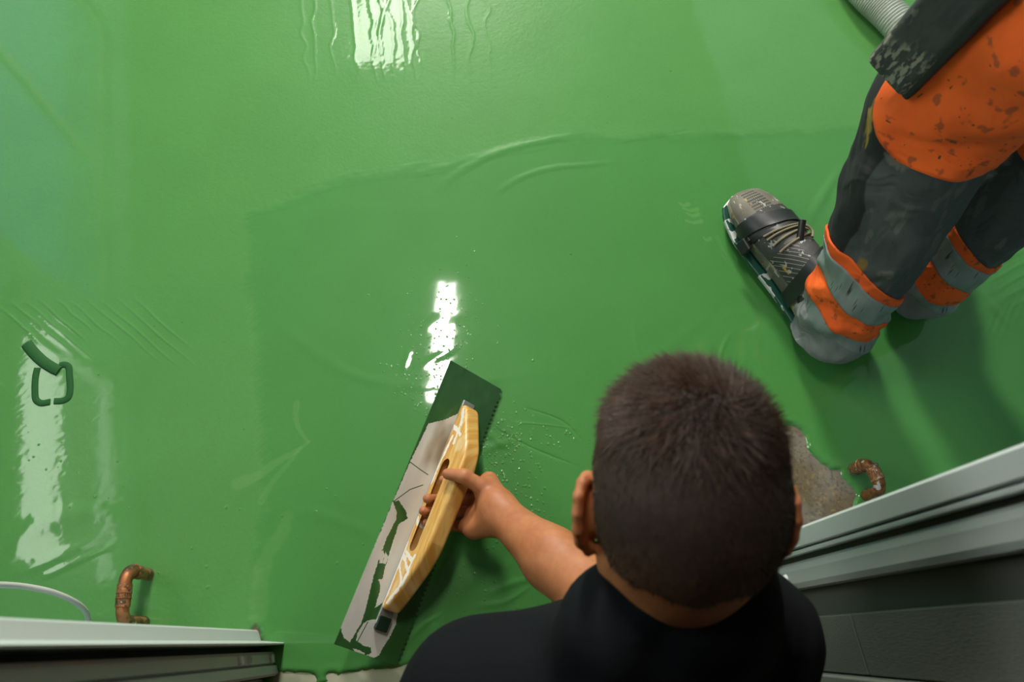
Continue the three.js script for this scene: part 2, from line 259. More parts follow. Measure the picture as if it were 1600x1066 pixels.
// rasters over the surveyed stretch: height of the fresh relief (mm) and how much of the older, paler coat shows
const TW = 2048, TH = Math.round(TW * (FZ1 - FZ0) / (FX1 - FX0)), PX = TW / (FX1 - FX0);
const relief = new Float32Array(TW * TH), older = new Float32Array(TW * TH);
function stroke(arr, pts, w0, w1, amp, soft = 1, lift = false) {       // pts surveyed in pixels, widths in metres
  const c = new THREE.CatmullRomCurve3(pts.map(([x, y]) => at(x, y))), L = c.getLength(), n = Math.ceil(L * PX / 0.7), lay = new Map();
  for (let i = 0; i <= n; i++) {
    const t = i / n, p = c.getPointAt(t), w = mix(w0, w1, t) * (0.8 + 0.4 * noise(t * 30, amp * 9 + w0 * 999)) * PX / 2, e = lift ? Math.sin(Math.PI * clamp(t)) ** 0.6 : 1;
    const cx = (p.x - FX0) * PX, cy = (p.z - FZ0) * PX, R = Math.ceil(w * (1 + soft));
    for (let y = Math.max(0, Math.floor(cy - R)); y <= Math.min(TH - 1, cy + R); y++) for (let x = Math.max(0, Math.floor(cx - R)); x <= Math.min(TW - 1, cx + R); x++) {
      const d = Math.hypot(x - cx, y - cy) / w, v = amp * e * (1 - sstep(1 - soft * 0.9, 1 + soft * 0.9, d)), k = y * TW + x; if (v * amp > 0 && Math.abs(v) > Math.abs(lay.get(k) ?? 0)) lay.set(k, v);
    }
  }
  for (const [k, v] of lay) arr[k] += v;
}
const freshPoly = flr([[392, 345], [470, 306], [560, 275], [700, 262], [860, 218], [1050, 214], [1700, 190], [1700, 1200], [416, 1200], [405, 1000], [418, 780], [420, 700], [414, 620], [405, 520], [398, 440]]);
for (let j = 0; j < TH; j++) for (let i = 0; i < TW; i++) {
  const x = FX0 + (i + 0.5) / PX, z = FZ0 + (j + 0.5) / PX, k = j * TW + i;
  const wob = (fbm(x * 26, z * 26, 0, 3) - 0.5) * 0.03 + (noise(x * 60 + z * 190, z * 60) - 0.5) * 0.012;
  const d = polyDist(freshPoly, x, z) + wob;
  older[k] = sstep(-0.006, 0.02, d) * 0.6;
  relief[k] = 0.30 * (fbm(x * 7, z * 7, 0, 3) - 0.5) * 2 + 0.5 * sstep(0.02, 0, Math.abs(d)) * (0.4 + 0.6 * noise(x * 90, z * 90))
    + (0.03 + 0.26 * older[k]) * (noise(x * 330, z * 330) - 0.5) + 0.10 * (fbm(x * 48, z * 48, 0, 2) - 0.5);
}
// streaks where the older coat shows through
stroke(older, [[464, 630], [462, 650], [468, 672], [482, 692]], 0.011, 0.005, 0.75, 0.3);
stroke(older, [[484, 690], [462, 706], [430, 724], [402, 744], [372, 756]], 0.005, 0.02, 0.7, 0.35);
stroke(older, [[470, 700], [446, 730], [424, 756], [408, 784]], 0.006, 0.012, 0.6, 0.35);
stroke(older, [[450, 808], [440, 834], [424, 858], [410, 890], [404, 960]], 0.017, 0.03, 0.65, 0.4);
// comb marks of the notched blade along the edge
for (let i = 0; i < 34; i++) { const y = 470 + i * 7.6, x = 398 + 0.06 * (y - 440) + rr(-3, 3); stroke(older, [[x - 14, y + 12], [x + 2 + rr(0, 6), y - 6]], 0.003, 0.0012, 0.3, 0.5); }
// arcs and ridges left by the trowel
const ridge = (pts, w, a, l = true) => stroke(relief, pts, w, w * 0.7, a, 1, l);
ridge([[682, 300], [720, 268], [780, 238], [840, 222], [890, 214]], 0.016, 0.9);
ridge([[770, 306], [810, 280], [860, 264], [920, 258], [962, 254]], 0.012, 0.7);
ridge([[400, 480], [560, 590], [700, 600], [860, 580]], 0.02, 0.4);
ridge([[380, 350], [560, 330], [800, 330]], 0.03, 0.3);
for (const [x, w, a] of [[468, 0.007, 0.5], [484, 0.006, 0.8], [512, 0.006, 0.5], [548, 0.008, 0.6], [574, 0.006, 0.8], [590, 0.007, 0.9], [604, 0.006, 0.8], [620, 0.008, 0.8], [634, 0.006, 0.9], [646, 0.006, 0.7], [700, 0.007, 0.8], [728, 0.007, 0.7], [756, 0.006, 0.4]]) {
  const p = []; for (let y = -60; y <= 130; y += 19) p.push([x + (y + 60) * 0.06 + rr(-5, 5), y]); ridge(p, w, a);
}
for (let i = 0; i < 10; i++) { const o = i * 15 + rr(-2, 2), l = 60 + rr(0, 70), p = []; for (let t = 0; t <= 5; t++) p.push([o - 10 + i * 9 + t * (l / 5) * 1.0 + rr(-1.5, 1.5), 470 - o * 0.35 + 14 * i * 0.35 + t * (l / 5) * 0.85 + rr(-1.5, 1.5)]); ridge(p, 0.0045, 0.9); }
for (let i = 0; i < 12; i++) ridge([[1420 + i * 17, 640 - i * 12], [1450 + i * 18, 560 - i * 13], [1500 + i * 18, 500 - i * 12]], 0.009, 0.35);
for (let i = 0; i < 8; i++) { const x = 1530 + i * 10, y = 430 + i * 14; ridge([[x, y], [x + 60, y - 34], [x + 120, y - 60]], 0.007, 0.5); }
ridge([[1524, 446], [1548, 478], [1578, 512]], 0.016, 1.0);
ridge([[1354, 560], [1362, 600], [1378, 650]], 0.008, 0.8); ridge([[1280, 636], [1310, 614], [1340, 590]], 0.01, 0.7);
ridge([[1140, 520], [1128, 545], [1122, 575]], 0.008, 0.7); ridge([[990, 500], [992, 530], [1000, 560]], 0.008, 0.4); ridge([[1010, 560], [1060, 530], [1110, 490]], 0.02, 0.4);
ridge([[1262, 350], [1276, 322], [1298, 286], [1312, 262]], 0.018, 1.3);
ridge([[744, 664], [768, 682], [792, 700]], 0.012, 0.9); ridge([[752, 706], [776, 696], [802, 690]], 0.014, 0.9);
// wet ripples round the blade
ridge([[816, 636], [880, 660], [910, 690]], 0.0035, -0.9); ridge([[770, 668], [830, 700], [905, 730]], 0.0035, -0.9); ridge([[800, 660], [850, 664], [910, 672]], 0.003, 0.6);
ridge([[640, 548], [634, 566], [630, 580]], 0.01, 0.7); ridge([[655, 572], [690, 556], [712, 546]], 0.012, 0.6); ridge([[660, 508], [690, 500], [720, 502]], 0.02, 0.5);
ridge([[755, 930], [800, 912], [845, 900]], 0.01, 0.9); ridge([[740, 948], [790, 940], [830, 915]], 0.008, 0.8); ridge([[640, 1000], [664, 975], [690, 960]], 0.008, 0.8); ridge([[690, 880], [720, 860], [760, 858]], 0.014, 0.7); ridge([[720, 920], [760, 890], [800, 880]], 0.018, 0.7);
ridge([[10, 860], [60, 820], [150, 800], [190, 810]], 0.03, 1.0); ridge([[20, 900], [90, 870], [160, 840]], 0.02, 0.9); ridge([[60, 905], [130, 872], [185, 850]], 0.012, 0.7);
ridge([[420, 790], [500, 806], [600, 840]], 0.02, 0.4);
// pale scuffs of thin coat near the shoe
for (const [x, y, l] of [[1060, 318, 14], [1066, 326, 22], [1072, 334, 18], [1070, 345, 24], [1098, 372, 10]]) stroke(older, [[x, y], [x + l / 2, y + 4], [x + l, y + 2]], 0.004, 0.008, 1.1, 0.5);
{
  const at8 = (fn) => { const d = new Uint8Array(TW * TH * 4); for (let k = 0; k < TW * TH; k++) fn(d, k); const t = new THREE.DataTexture(d, TW, TH); t.magFilter = t.minFilter = THREE.LinearFilter; t.needsUpdate = true; return t; };
  const enc = new Uint8Array(4097); for (let i = 0; i <= 4096; i++) { const c = i / 4096; enc[i] = Math.round(255 * (c <= 0.0031308 ? c * 12.92 : 1.055 * Math.pow(c, 1 / 2.4) - 0.055)); }
  const cm = at8((d, k) => {
    const i = k % TW, j = (k / TW) | 0, x = FX0 + i / PX, z = FZ0 + j / PX, edge = clamp(Math.min(i, TW - i, j, TH - j) / 90);
    const o = clamp(older[k], 0, 1.3) * edge, m = 1 + edge * (0.10 * (fbm(x * 11 + 40, z * 11, 0, 4) - 0.5) + 0.05 * (noise(x * 420, z * 420) - 0.5));
    d[k * 4] = enc[Math.round(clamp(mix(0.064, 0.096, o) * m) * 4096)]; d[k * 4 + 1] = enc[Math.round(clamp(mix(0.235, 0.268, o) * m) * 4096)]; d[k * 4 + 2] = enc[Math.round(clamp(mix(0.053, 0.068, o) * m) * 4096)]; d[k * 4 + 3] = 255;
  });
  cm.colorSpace = THREE.SRGBColorSpace;
  const bm = at8((d, k) => { const i = k % TW, j = (k / TW) | 0, e = clamp(Math.min(i, TW - i, j, TH - j) / 90), h = clamp(0.5 + relief[k] * e / 5); d[k * 4] = d[k * 4 + 1] = d[k * 4 + 2] = Math.round(h * 255); d[k * 4 + 3] = 255; });
  const coat = new THREE.MeshPhysicalMaterial({ map: cm, roughness: 0.4, specularIntensity: 0.22, ior: 1.5, clearcoat: 0.85, clearcoatRoughness: 0.045 });
  // geometry: the coat follows the relief and dives under the slab where the slab is bare
  const ST = 0.004, nx = Math.round((FX1 - FX0) / ST), nz = Math.round((FZ1 - FZ0) / ST), pos = new Float32Array((nx + 1) * (nz + 1) * 3), uv = new Float32Array((nx + 1) * (nz + 1) * 2), idx = [];
  const sample = (x, z) => { const i = clamp(((x - FX0) * PX) | 0, 1, TW - 2), j = clamp(((z - FZ0) * PX) | 0, 1, TH - 2), k = j * TW + i; return (relief[k] * 2 + relief[k - 1] + relief[k + 1] + relief[k - TW] + relief[k + TW]) / 6; };
  for (let j = 0; j <= nz; j++) for (let i = 0; i <= nx; i++) {
    const x = mix(FX0, FX1, i / nx), z = mix(FZ0, FZ1, j / nz), k = j * (nx + 1) + i, e = clamp(Math.min(x - FX0, FX1 - x, z - FZ0, FZ1 - z) / 0.12);
    const near = z > -0.5;
    let y = 0.003 + e * 0.001 * (sample(x, z) * 0.55);
    if (near) { const b = bareDist(x, z); if (b < 0.02) y = mix(-0.004, y + 0.0008 * sstep(0.02, 0.006, b), sstep(-0.004, 0.005, b)); }
    pos.set([x, y, z], k * 3); uv.set([i / nx, j / nz], k * 2);
    if (i < nx && j < nz) { const b = k + nx + 1; idx.push(k, b, k + 1, k + 1, b, b + 1); }
  }
  const g = new THREE.BufferGeometry(); g.setAttribute('position', new THREE.BufferAttribute(pos, 3)); g.setAttribute('uv', new THREE.BufferAttribute(uv, 2)); g.setIndex(idx); g.computeVertexNormals();
  coat.bumpMap = bm; coat.bumpScale = 0.004;
  part('green_coating', g, coat, floor, 'wet green coating with trowel ridges');
  // the rest of the room's floor, coated alike
  const plain = std(0.075, 0.25, 0.058, 0.4, { specularIntensity: 0.22, clearcoat: 0.85, clearcoatRoughness: 0.045 });
  const nearPoly = (poly) => { const q = new THREE.ShapeGeometry(new THREE.Shape(poly.map(([x, z]) => new THREE.Vector2(x, -z)))); q.rotateX(-Math.PI / 2); q.translate(0, 0.003, 0); return q; };
  const A = room(-RW, 0, 0), Bq = room(RW, 0, 0), Cq = room(RW, 0, RD), Dq = room(-RW, 0, RD);
  const lineX = (p, q, x) => p.z + (q.z - p.z) * (x - p.x) / (q.x - p.x);
  part('green_coating', mergeGeometries([
    nearPoly([[A.x, A.z], [FX0, lineX(A, Bq, FX0)], [FX0, lineX(Dq, Cq, FX0)], [Dq.x, Dq.z]]),
    nearPoly([[FX1, lineX(A, Bq, FX1)], [Bq.x, Bq.z], [FX1, lineX(Bq, Cq, FX1) < -9 ? Bq.z : lineX(Bq, Cq, FX1)]]),
    nearPoly([[FX0, FZ0], [FX1, FZ0], [FX1, lineX(Bq, Cq, FX1)], [Cq.x, Cq.z], [FX0, lineX(Dq, Cq, FX0)]]),
  ]), plain, floor);
  const slabTex = dataTex(2048, 2048, (u, v) => {
    const x = u * 2, z = v * 2, n = fbm(x * 12, z * 12, 0, 6), s = noise(x * 250, z * 250), s2 = fbm(x * 260 + 7, z * 260, 0, 2), pale = sstep(0.44, 0.66, fbm(x * 10 + 60, z * 10, 0, 5));
    let c = mix3([0.1, 0.07, 0.034], [0.17, 0.13, 0.075], n); c = mix3(c, [0.25, 0.24, 0.22], pale * 0.5);
    if (s > 0.72) c = mix3(c, [0.34, 0.23, 0.08], (s - 0.72) * 2.4); c = mix3(c, [0.06, 0.045, 0.03], sstep(0.5, 0.2, s2) * 0.5);
    return c;
  });
  const slabBump = dataTex(512, 512, (u, v) => { const n = 0.6 * fbm(u * 90, v * 90, 0, 3) + 0.4 * noise(u * 300, v * 300); return [n, n, n]; }, false);
  const slab = new THREE.PlaneGeometry(4.4, 6.4, 1, 1); slab.rotateX(-Math.PI / 2);
  const su = slab.attributes.uv; for (let i = 0; i < su.count; i++) su.setXY(i, su.getX(i) * 2.2, su.getY(i) * 3.2);
  const sl = part('concrete_slab', mergeGeometries([slab]), new THREE.MeshPhysicalMaterial({ map: slabTex, roughness: 0.42, bumpMap: slabBump, bumpScale: 0.002 }), floor, 'rough brown concrete left bare');
  sl.position.copy(room(0, 0, 0.8)); sl.rotation.y = YAW;
  // pale dusty sheet of screed at the threshold
  const sc = box(-0.385, 0.37, 0, 0.0012, 0.04, 0.5, 0); const th = part('threshold_screed', sc, new THREE.MeshPhysicalMaterial({ roughness: 0.5, map: dataTex(256, 256, (u, v) => { const n = fbm(u * 9, v * 9, 0, 4), m = fbm(u * 30 + v * 12, v * 8, 0, 3); return mix3([0.5, 0.5, 0.36], [0.3, 0.33, 0.22], sstep(0.4, 0.65, n * 0.5 + m * 0.5)); }) }), floor, 'pale skimmed threshold left uncoated');
  th.position.copy(room(0, 0, 0)); th.rotation.y = YAW;
  // air bubbles standing in the wet coat
  const dome = new THREE.SphereGeometry(1, 10, 5, 0, Math.PI * 2, 0, Math.PI / 2), spots = [];
  const heap = (n, x0, x1, y0, y1) => { for (let i = 0; i < n; i++) spots.push([rr(x0, x1), rr(y0, y1), rr(0.001, 0.0026)]); };
  const gauss = (n, cx, cy, sx, sy) => { for (let i = 0; i < n; i++) { const a = (rnd() + rnd() + rnd() - 1.5) * 1.3, b = (rnd() + rnd() + rnd() - 1.5) * 1.3; spots.push([cx + a * sx, cy + b * sy, rr(0.001, 0.0028)]); } };
  gauss(70, 800, 760, 46, 60); gauss(50, 850, 690, 60, 40); gauss(170, 696, 520, 52, 74); gauss(120, 668, 600, 46, 40); gauss(120, 780, 690, 40, 34); gauss(60, 790, 790, 60, 60); gauss(40, 770, 920, 90, 40); gauss(20, 640, 590, 60, 30); gauss(14, 450, 840, 120, 50); heap(40, 30, 1200, 420, 900); gauss(16, 110, 760, 60, 120); heap(10, 560, 1050, 80, 420);
  for (const q of [[355, 793, 0.0036], [494, 800, 0.003], [150, 776, 0.0035], [301, 857, 0.003], [833, 564, 0.003], [326, 918, 0.0036], [324, 886, 0.003], [488, 1048, 0.005]]) spots.push(q);
  const ok = spots.map(([x, y, r]) => [at(x, y), r]).filter(([p]) => !(p.z > -0.5 && bareDist(p.x, p.z) < 0.006));
  const bub = new THREE.InstancedMesh(dome, std(0.075, 0.25, 0.058, 0.05), ok.length), M = new THREE.Matrix4();
  ok.forEach(([p, r], i) => bub.setMatrixAt(i, M.makeScale(r, r * 0.24, r).setPosition(p.x, 0.003 + 0.00055 * 0, p.z)));
  bub.name = 'air_bubbles'; bub.userData = { kind: 'stuff', label: 'small air bubbles in the wet green coating' }; bub.castShadow = bub.receiveShadow = true; floor.add(bub);
}
// ---------------------------------------------------------------- pipes, cable, hose, mark on the floor
{
  const copperTex = (g, w, sd) => dataTex(256, 256, (u, v) => {
    const n = fbm(u * 12 + sd, v * 4, 0, 4), p = fbm(u * 20 + sd, v * 6 + 9, 0, 4), gr = fbm(u * 9 + 3 + sd, v * 4, 0, 3);
    let c = mix3([0.36, 0.13, 0.045], [0.10, 0.055, 0.03], sstep(0.38, 0.66, n)); c = mix3(c, [0.52, 0.22, 0.08], sstep(0.56, 0.66, p) * 0.8);
    if (gr > g) c = mix3(c, [0.03, 0.10, 0.06], 0.8); if (p < w) c = [0.62, 0.6, 0.57]; return c;
  });
  function pipeLoop(name, label, a, b, h, r, tex) {      // rises at a, runs level to b, goes down at b
    const t = thing(name, label, 'pipe', V(a.x, 0, a.z)), B = V(b.x - a.x, 0, b.z - a.z), e = 0.02;
    const m = new THREE.MeshPhysicalMaterial({ map: tex, roughness: 0.38, metalness: 0.55, bumpMap: grain, bumpScale: 0.0006 });
    const dir = B.clone().normalize(), q = (v, y) => V(v.x, y, v.z), arc = (c, from, to, n = 6) => { const o = []; for (let i = 0; i <= n; i++) { const w = i / n * Math.PI / 2; o.push(c.clone().addScaledVector(from, Math.cos(w) * e).addScaledVector(to, Math.sin(w) * e)); } return o; };
    const up = V(0, 1, 0), nd2 = dir.clone().negate();
    const p = [V(0, -0.002, 0), V(0, h * 0.4, 0), ...arc(V(0, h - e, 0).addScaledVector(dir, e), nd2, up), q(B.clone().multiplyScalar(0.5), h), ...arc(q(B, h - e).addScaledVector(dir, -e), up, dir), q(B, h * 0.4), q(B, -0.002)];
    part('bent_pipe', tube(p, r, 140, 20), m, t);
    const ringAt = (pos, axis) => { const g = new THREE.CylinderGeometry(r * 1.14, r * 1.14, 0.02, 24, 1); const lip = new THREE.TorusGeometry(r * 1.1, r * 0.14, 8, 24); lip.rotateX(Math.PI / 2); lip.translate(0, 0.01, 0); const o = mergeGeometries([g, lip]); o.applyQuaternion(new THREE.Quaternion().setFromUnitVectors(up, axis)); o.translate(pos.x, pos.y, pos.z); return o; };
    const L = B.length();
    part('elbow_socket', ringAt(V(0, h, 0).addScaledVector(dir, Math.min(0.034, L * 0.42)), dir), m, t); part('elbow_socket', ringAt(V(0, h, 0).addScaledVector(dir, L - 0.03), nd2), m, t); part('elbow_socket', ringAt(V(0, h - 0.036, 0), up), m, t);
    return t;
  }
  const hl = 0.085;
  pipeLoop('copper_pipe', 'tarnished copper pipe loop rising from the green floor beside the white cable', at(233, 898), at(226, 973), hl, 0.0095, copperTex(0.74, 0.2, 3));
  pipeLoop('copper_pipe', 'copper pipe loop spattered with white beside the bare concrete patch', at(1332, 735), at(1352, 775), 0.065, 0.0098, copperTex(0.66, 0.33, 11));
  const c = [[-60, 915, 0.30], [0, 914, 0.22], [40, 917, 0.17], [80, 925, 0.13], [112, 938, 0.09], [131, 952, 0.05], [138, 968, 0.012], [139, 985, 0.004]].map(([x, y, h]) => at(x, y, h));
  const base = c[6].clone().setY(0), cab = thing('white_cable', 'thin white cable curving out of the floor beside the left copper pipe', 'cable', base);
  part('cable_sheath', tube(c.map((p) => p.clone().sub(base)), 0.0042, 90, 12), std(0.62, 0.6, 0.57, 0.45), cab);
  // corrugated hose on the floor behind the standing worker
  const h0 = at(1400, 40, 0.036), hose = thing('corrugated_hose', 'pale grey corrugated hose lying behind the standing worker', 'hose', V(h0.x, 0, h0.z));
  const hp = [at(1290, -120, 0.036), at(1345, -20, 0.036), at(1385, 20, 0.036), at(1440, 75, 0.036), at(1540, 150, 0.036), at(1680, 180, 0.036)].map((p) => p.setY(0.0385).sub(V(h0.x, 0, h0.z)));
  part('ribbed_tube', sleeve(hp, V(0, 1, 0), (v) => 0.033 + 0.0022 * Math.cos(v * 2 * Math.PI * 78), { nv: 620, nu: 40 }), std(0.5, 0.56, 0.5, 0.5), hose);
  // dark square outline and bar standing in the pale coat
  const mk = at(82, 602), mark = thing('floor_mark', 'dark green square outline with a short bar, raised in the wet floor', 'mark', V(mk.x, 0.0015, mk.z));
  const mm = std(0.025, 0.11, 0.03, 0.5, { specularIntensity: 0.3, bumpMap: grain, bumpScale: 0.001 });
  const flat = (g) => { g.scale(1, 0.45, 1); return g; };
  const mp = (l, r) => flat(tube(l.map(([x, y]) => { const p = at(x, y); return V(p.x - mk.x, 0.002, p.z - mk.z); }), r, 60, 10));
  part('square_outline', mergeGeometries([mp([[60, 576], [57, 590], [56, 612], [58, 626], [66, 631], [80, 629]], 0.0062), mp([[86, 628], [100, 627], [108, 622], [111, 608], [110, 590], [108, 574], [102, 571], [94, 572]], 0.0062)]), mm, mark);
  part('bar', mergeGeometries([mp([[43, 538], [52, 550], [66, 564], [82, 575], [94, 581]], 0.0105)]), mm, mark);
}
// ---------------------------------------------------------------- notched trowel
const TB = 35 * Math.PI / 180, TL = 0.476, TWD = 0.115;
const tRight = V(0.9596, 0, 0.2815), tX = tRight.clone().multiplyScalar(Math.cos(TB)).add(V(0, -Math.sin(TB), 0)), tY = tRight.clone().multiplyScalar(Math.sin(TB)).add(V(0, Math.cos(TB), 0)), tZ = V(-0.2815, 0, 0.9596);
const tO = at(785, 610, 0.0065).addScaledVector(tX, -TWD);
const tM = new THREE.Matrix4().makeBasis(tX, tY, tZ).setPosition(tO);
const onTrowel = (x, y, z) => V(x, y, z).applyMatrix4(tM);
{
  const t = thing('notched_trowel', 'steel notched trowel with pale wooden handle, smeared green, held by the kneeling worker', 'trowel', tO);
  t.quaternion.setFromRotationMatrix(new THREE.Matrix4().makeBasis(tX, tY, tZ));
  // blade: thin plate with saw teeth on the floor side
  const s = new THREE.Shape(), n = 58; s.moveTo(0, 0); s.lineTo(0, -TL); s.lineTo(TWD - 0.004, -TL);
  for (let i = 0; i < n; i++) { const z = -TL + TL * (i + 0.1) / n; s.lineTo(TWD - 0.004, z); s.lineTo(TWD, z + TL * 0.25 / n); s.lineTo(TWD, z + TL * 0.5 / n); s.lineTo(TWD - 0.004, z + TL * 0.75 / n); }
  s.lineTo(TWD - 0.004, 0); s.closePath();
  const g = new THREE.ExtrudeGeometry(s, { depth: 0.0016, bevelEnabled: false }); g.rotateX(-Math.PI / 2);        // (x, y) -> (x, up, -y)
  const u = g.attributes.uv, p = g.attributes.position; for (let i = 0; i < u.count; i++) u.setXY(i, p.getX(i) / TWD, p.getZ(i) / TL);
  // where bare steel shows between the smears: outlines surveyed on the blade
  const inv = tM.clone().invert();
  const onBlade = (px, py) => { const d = at(px, py).sub(EYEP), k = tO.clone().sub(EYEP).dot(tY) / d.dot(tY), q = EYEP.clone().addScaledVector(d, k).applyMatrix4(inv); return [q.x, q.z]; };
  const B = (l) => l.map(([x, y]) => onBlade(x, y));
  const steel = [B([[669, 662], [694, 656], [716, 646], [740, 640], [700, 760], [655, 860], [600, 940], [585, 950], [591, 930], [600, 890], [612, 850], [622, 820], [636, 810], [634, 800], [622, 782], [614, 784], [619, 800], [618, 812], [604, 840], [594, 866], [588, 885], [583, 900], [577, 925], [571, 950], [563, 975], [553, 992], [546, 1003], [538, 998], [533, 988], [532, 978], [538, 960], [546, 938], [556, 916], [568, 890], [578, 868], [596, 826], [614, 782], [640, 722]]),
    B([[566, 975], [574, 970], [583, 968], [606, 972], [608, 965], [614, 955], [622, 945], [630, 930], [621, 960], [617, 978], [608, 996], [598, 1011], [592, 1024], [583, 1028], [572, 1024], [580, 1020], [578, 1012], [566, 1008], [555, 1000], [558, 990]]), B([[550, 1013], [556, 1014], [570, 1021], [568, 1023], [553, 1018]]),
    B([[593, 864], [598, 860], [600, 868], [597, 880], [592, 880]]), B([[602, 862], [606, 872], [602, 882], [597, 880]]), B([[590, 905], [598, 905], [602, 915], [596, 920]]), B([[606, 878], [612, 868], [612, 882], [607, 895]])];
  const lines = [B([[574, 972], [558, 1002]]), B([[640, 722], [656, 734], [668, 742]]), B([[614, 784], [640, 765], [660, 758]])];
  const segd = (l, x, z) => { let d = 9; for (let i = 1; i < l.length; i++) { const [ax, az] = l[i - 1], ex = l[i][0] - ax, ez = l[i][1] - az, q = clamp(((x - ax) * ex + (z - az) * ez) / (ex * ex + ez * ez)); d = Math.min(d, Math.hypot(x - ax - ex * q, z - az - ez * q)); } return d; };
  const bt = (kind) => dataTex(512, 2048, (uu, vv) => {
    const x = uu * TWD, z = vv * TL; let d = 9; for (const q of steel) d = Math.min(d, polyDist(q, x, z)); d += (noise(x * 500, z * 500) - 0.5) * 0.0016; for (const l of lines) d = Math.max(d, 0.0008 - segd(l, x, z));
    const w = sstep(0.0004, -0.0004, d), sm = fbm(x * 60, z * 20, 0, 4), br = sstep(0.085, 0.1, z) * sstep(0.2, 0.16, z) * sstep(0.25, 0.75, fbm(x * 30 + 5, z * 14, 0, 3));
    if (kind) { const v = mix(0.18, mix(0.26, 0.44, sm), w); return [0, v, w * 0.1]; }
    const st = mix3(mix3([0.62, 0.6, 0.56], [0.8, 0.78, 0.73], sm), [0.22, 0.15, 0.07], br * 0.8), gr = mix3([0.028, 0.095, 0.024], [0.045, 0.14, 0.036], fbm(x * 90, z * 40, 0, 3));
    return mix3(gr, st, w);
  }, !kind);
  const rm = bt(1);
  part('blade', g, new THREE.MeshPhysicalMaterial({ map: bt(0), roughness: 1, roughnessMap: rm, metalness: 1, metalnessMap: rm }), t, 'steel blade with fine teeth, smeared green');
  // back bar that carries the handle
  part('mounting_rail', box(0.049, 0.073, 0.001, 0.006, 0.05, 0.43, 0.002), std(0.4, 0.4, 0.38, 0.4, { metalness: 0.7 }), t);
  part('rail_end', box(0.05, 0.072, 0.0015, 0.009, 0.415, 0.437, 0.002), std(0.012, 0.03, 0.015, 0.3), t, 'dark green lump of coating on the rail end');
  // closed wooden handle with a finger slot
  const hs = new THREE.Shape(); hs.moveTo(-0.064, 0.006); hs.lineTo(-0.398, 0.006); hs.quadraticCurveTo(-0.409, 0.008, -0.404, 0.019); hs.quadraticCurveTo(-0.385, 0.036, -0.352, 0.054); hs.quadraticCurveTo(-0.325, 0.072, -0.292, 0.077); hs.lineTo(-0.172, 0.0825); hs.quadraticCurveTo(-0.142, 0.082, -0.122, 0.066); hs.lineTo(-0.068, 0.028); hs.quadraticCurveTo(-0.055, 0.016, -0.064, 0.006);
  const hole = new THREE.Path(), y0 = 0.0165, y1 = 0.0515, za = 0.158, zb = 0.313, rad = 0.012; hole.moveTo(-za - rad, y0); hole.lineTo(-zb + rad, y0); hole.absarc(-zb + rad, (y0 + y1) / 2, (y1 - y0) / 2, -Math.PI / 2, Math.PI / 2, true); hole.lineTo(-za - rad, y1); hole.absarc(-za - rad, (y0 + y1) / 2, (y1 - y0) / 2, Math.PI / 2, -Math.PI / 2, true);
  hs.holes.push(hole);
  const bev = 0.0065, hg = new THREE.ExtrudeGeometry(hs, { depth: 0.03 - 2 * bev, bevelEnabled: true, bevelThickness: bev, bevelSize: bev * 0.9, bevelOffset: -bev * 0.9, bevelSegments: 5, curveSegments: 24, steps: 1 });
  hg.rotateY(Math.PI / 2); hg.translate(0.046 + bev, 0, 0);
  const hu = hg.attributes.uv, hv = hg.attributes.position; for (let i = 0; i < hu.count; i++) hu.setXY(i, hv.getZ(i) / 0.476, (hv.getY(i) + hv.getX(i) * 0.35) / 0.12);
  // white smears of old coating on the handle's faces: [from z, y] to [z, y] seen from its left face
  const smear = [[[0.07, 0.02], [0.10, 0.036]], [[0.10, 0.012], [0.115, 0.044]], [[0.085, 0.03], [0.13, 0.034]], [[0.12, 0.02], [0.20, 0.012]], [[0.318, 0.012], [0.345, 0.05]], [[0.335, 0.012], [0.362, 0.042]], [[0.352, 0.01], [0.385, 0.014]], [[0.318, 0.05], [0.36, 0.045]], [[0.36, 0.045], [0.395, 0.02]], [[0.30, 0.012], [0.402, 0.011]], [[0.26, 0.013], [0.27, 0.02]], [[0.315, 0.018], [0.325, 0.045]]];
  const wood = dataTex(1024, 256, (uu, vv) => {
    const z = uu * 0.476, y = vv * 0.12 - 0.046 * 0.35, r = fbm(z * 18, y * 260, 0, 4), dk = fbm(z * 30 + 9, y * 60, 0, 4);
    let c = mix3([0.74, 0.45, 0.13], [0.62, 0.30, 0.055], sstep(0.35, 0.7, r)); c = mix3(c, [0.42, 0.19, 0.04], sstep(0.6, 0.8, dk) * 0.5); c = mix3(c, [0.8, 0.62, 0.34], sstep(0.58, 0.75, fbm(z * 22 + 3, y * 40 + 5, 0, 3)) * 0.6);
    let d = 9; for (const l of smear) d = Math.min(d, segd(l, z, y)); d += (fbm(z * 160, y * 160, 0, 2) - 0.5) * 0.005;
    return mix3(c, [0.82, 0.77, 0.68], sstep(0.0036, 0.0027, d));
  });
  part('wooden_handle', hg, new THREE.MeshPhysicalMaterial({ map: wood, roughness: 0.4, clearcoat: 0.25, clearcoatRoughness: 0.3 }), t, 'closed pale wooden handle with white smears');
  for (const z of [0.072, 0.395]) { const b = new THREE.CylinderGeometry(0.0045, 0.0045, 0.012, 14); b.translate(0.061, 0.008, z); part('rivet', b, std(0.6, 0.6, 0.6, 0.3, { metalness: 0.8 }), t); }
}
// ---------------------------------------------------------------- kneeling worker
const skinMat = new THREE.MeshPhysicalMaterial({ vertexColors: true, roughness: 0.52, sheen: 0.15, sheenRoughness: 0.5 });
const skinTone = (x, y, z) => { const n = fbm(x * 40, y * 40, z * 40 + 0.01, 3), m = fbm(x * 160, y * 160, z * 160 + 0.01, 2); return mix3([0.5, 0.19, 0.074], [0.38, 0.122, 0.045], clamp(0.5 + (n - 0.5) * 1.5 + (m - 0.5) * 0.8)); };
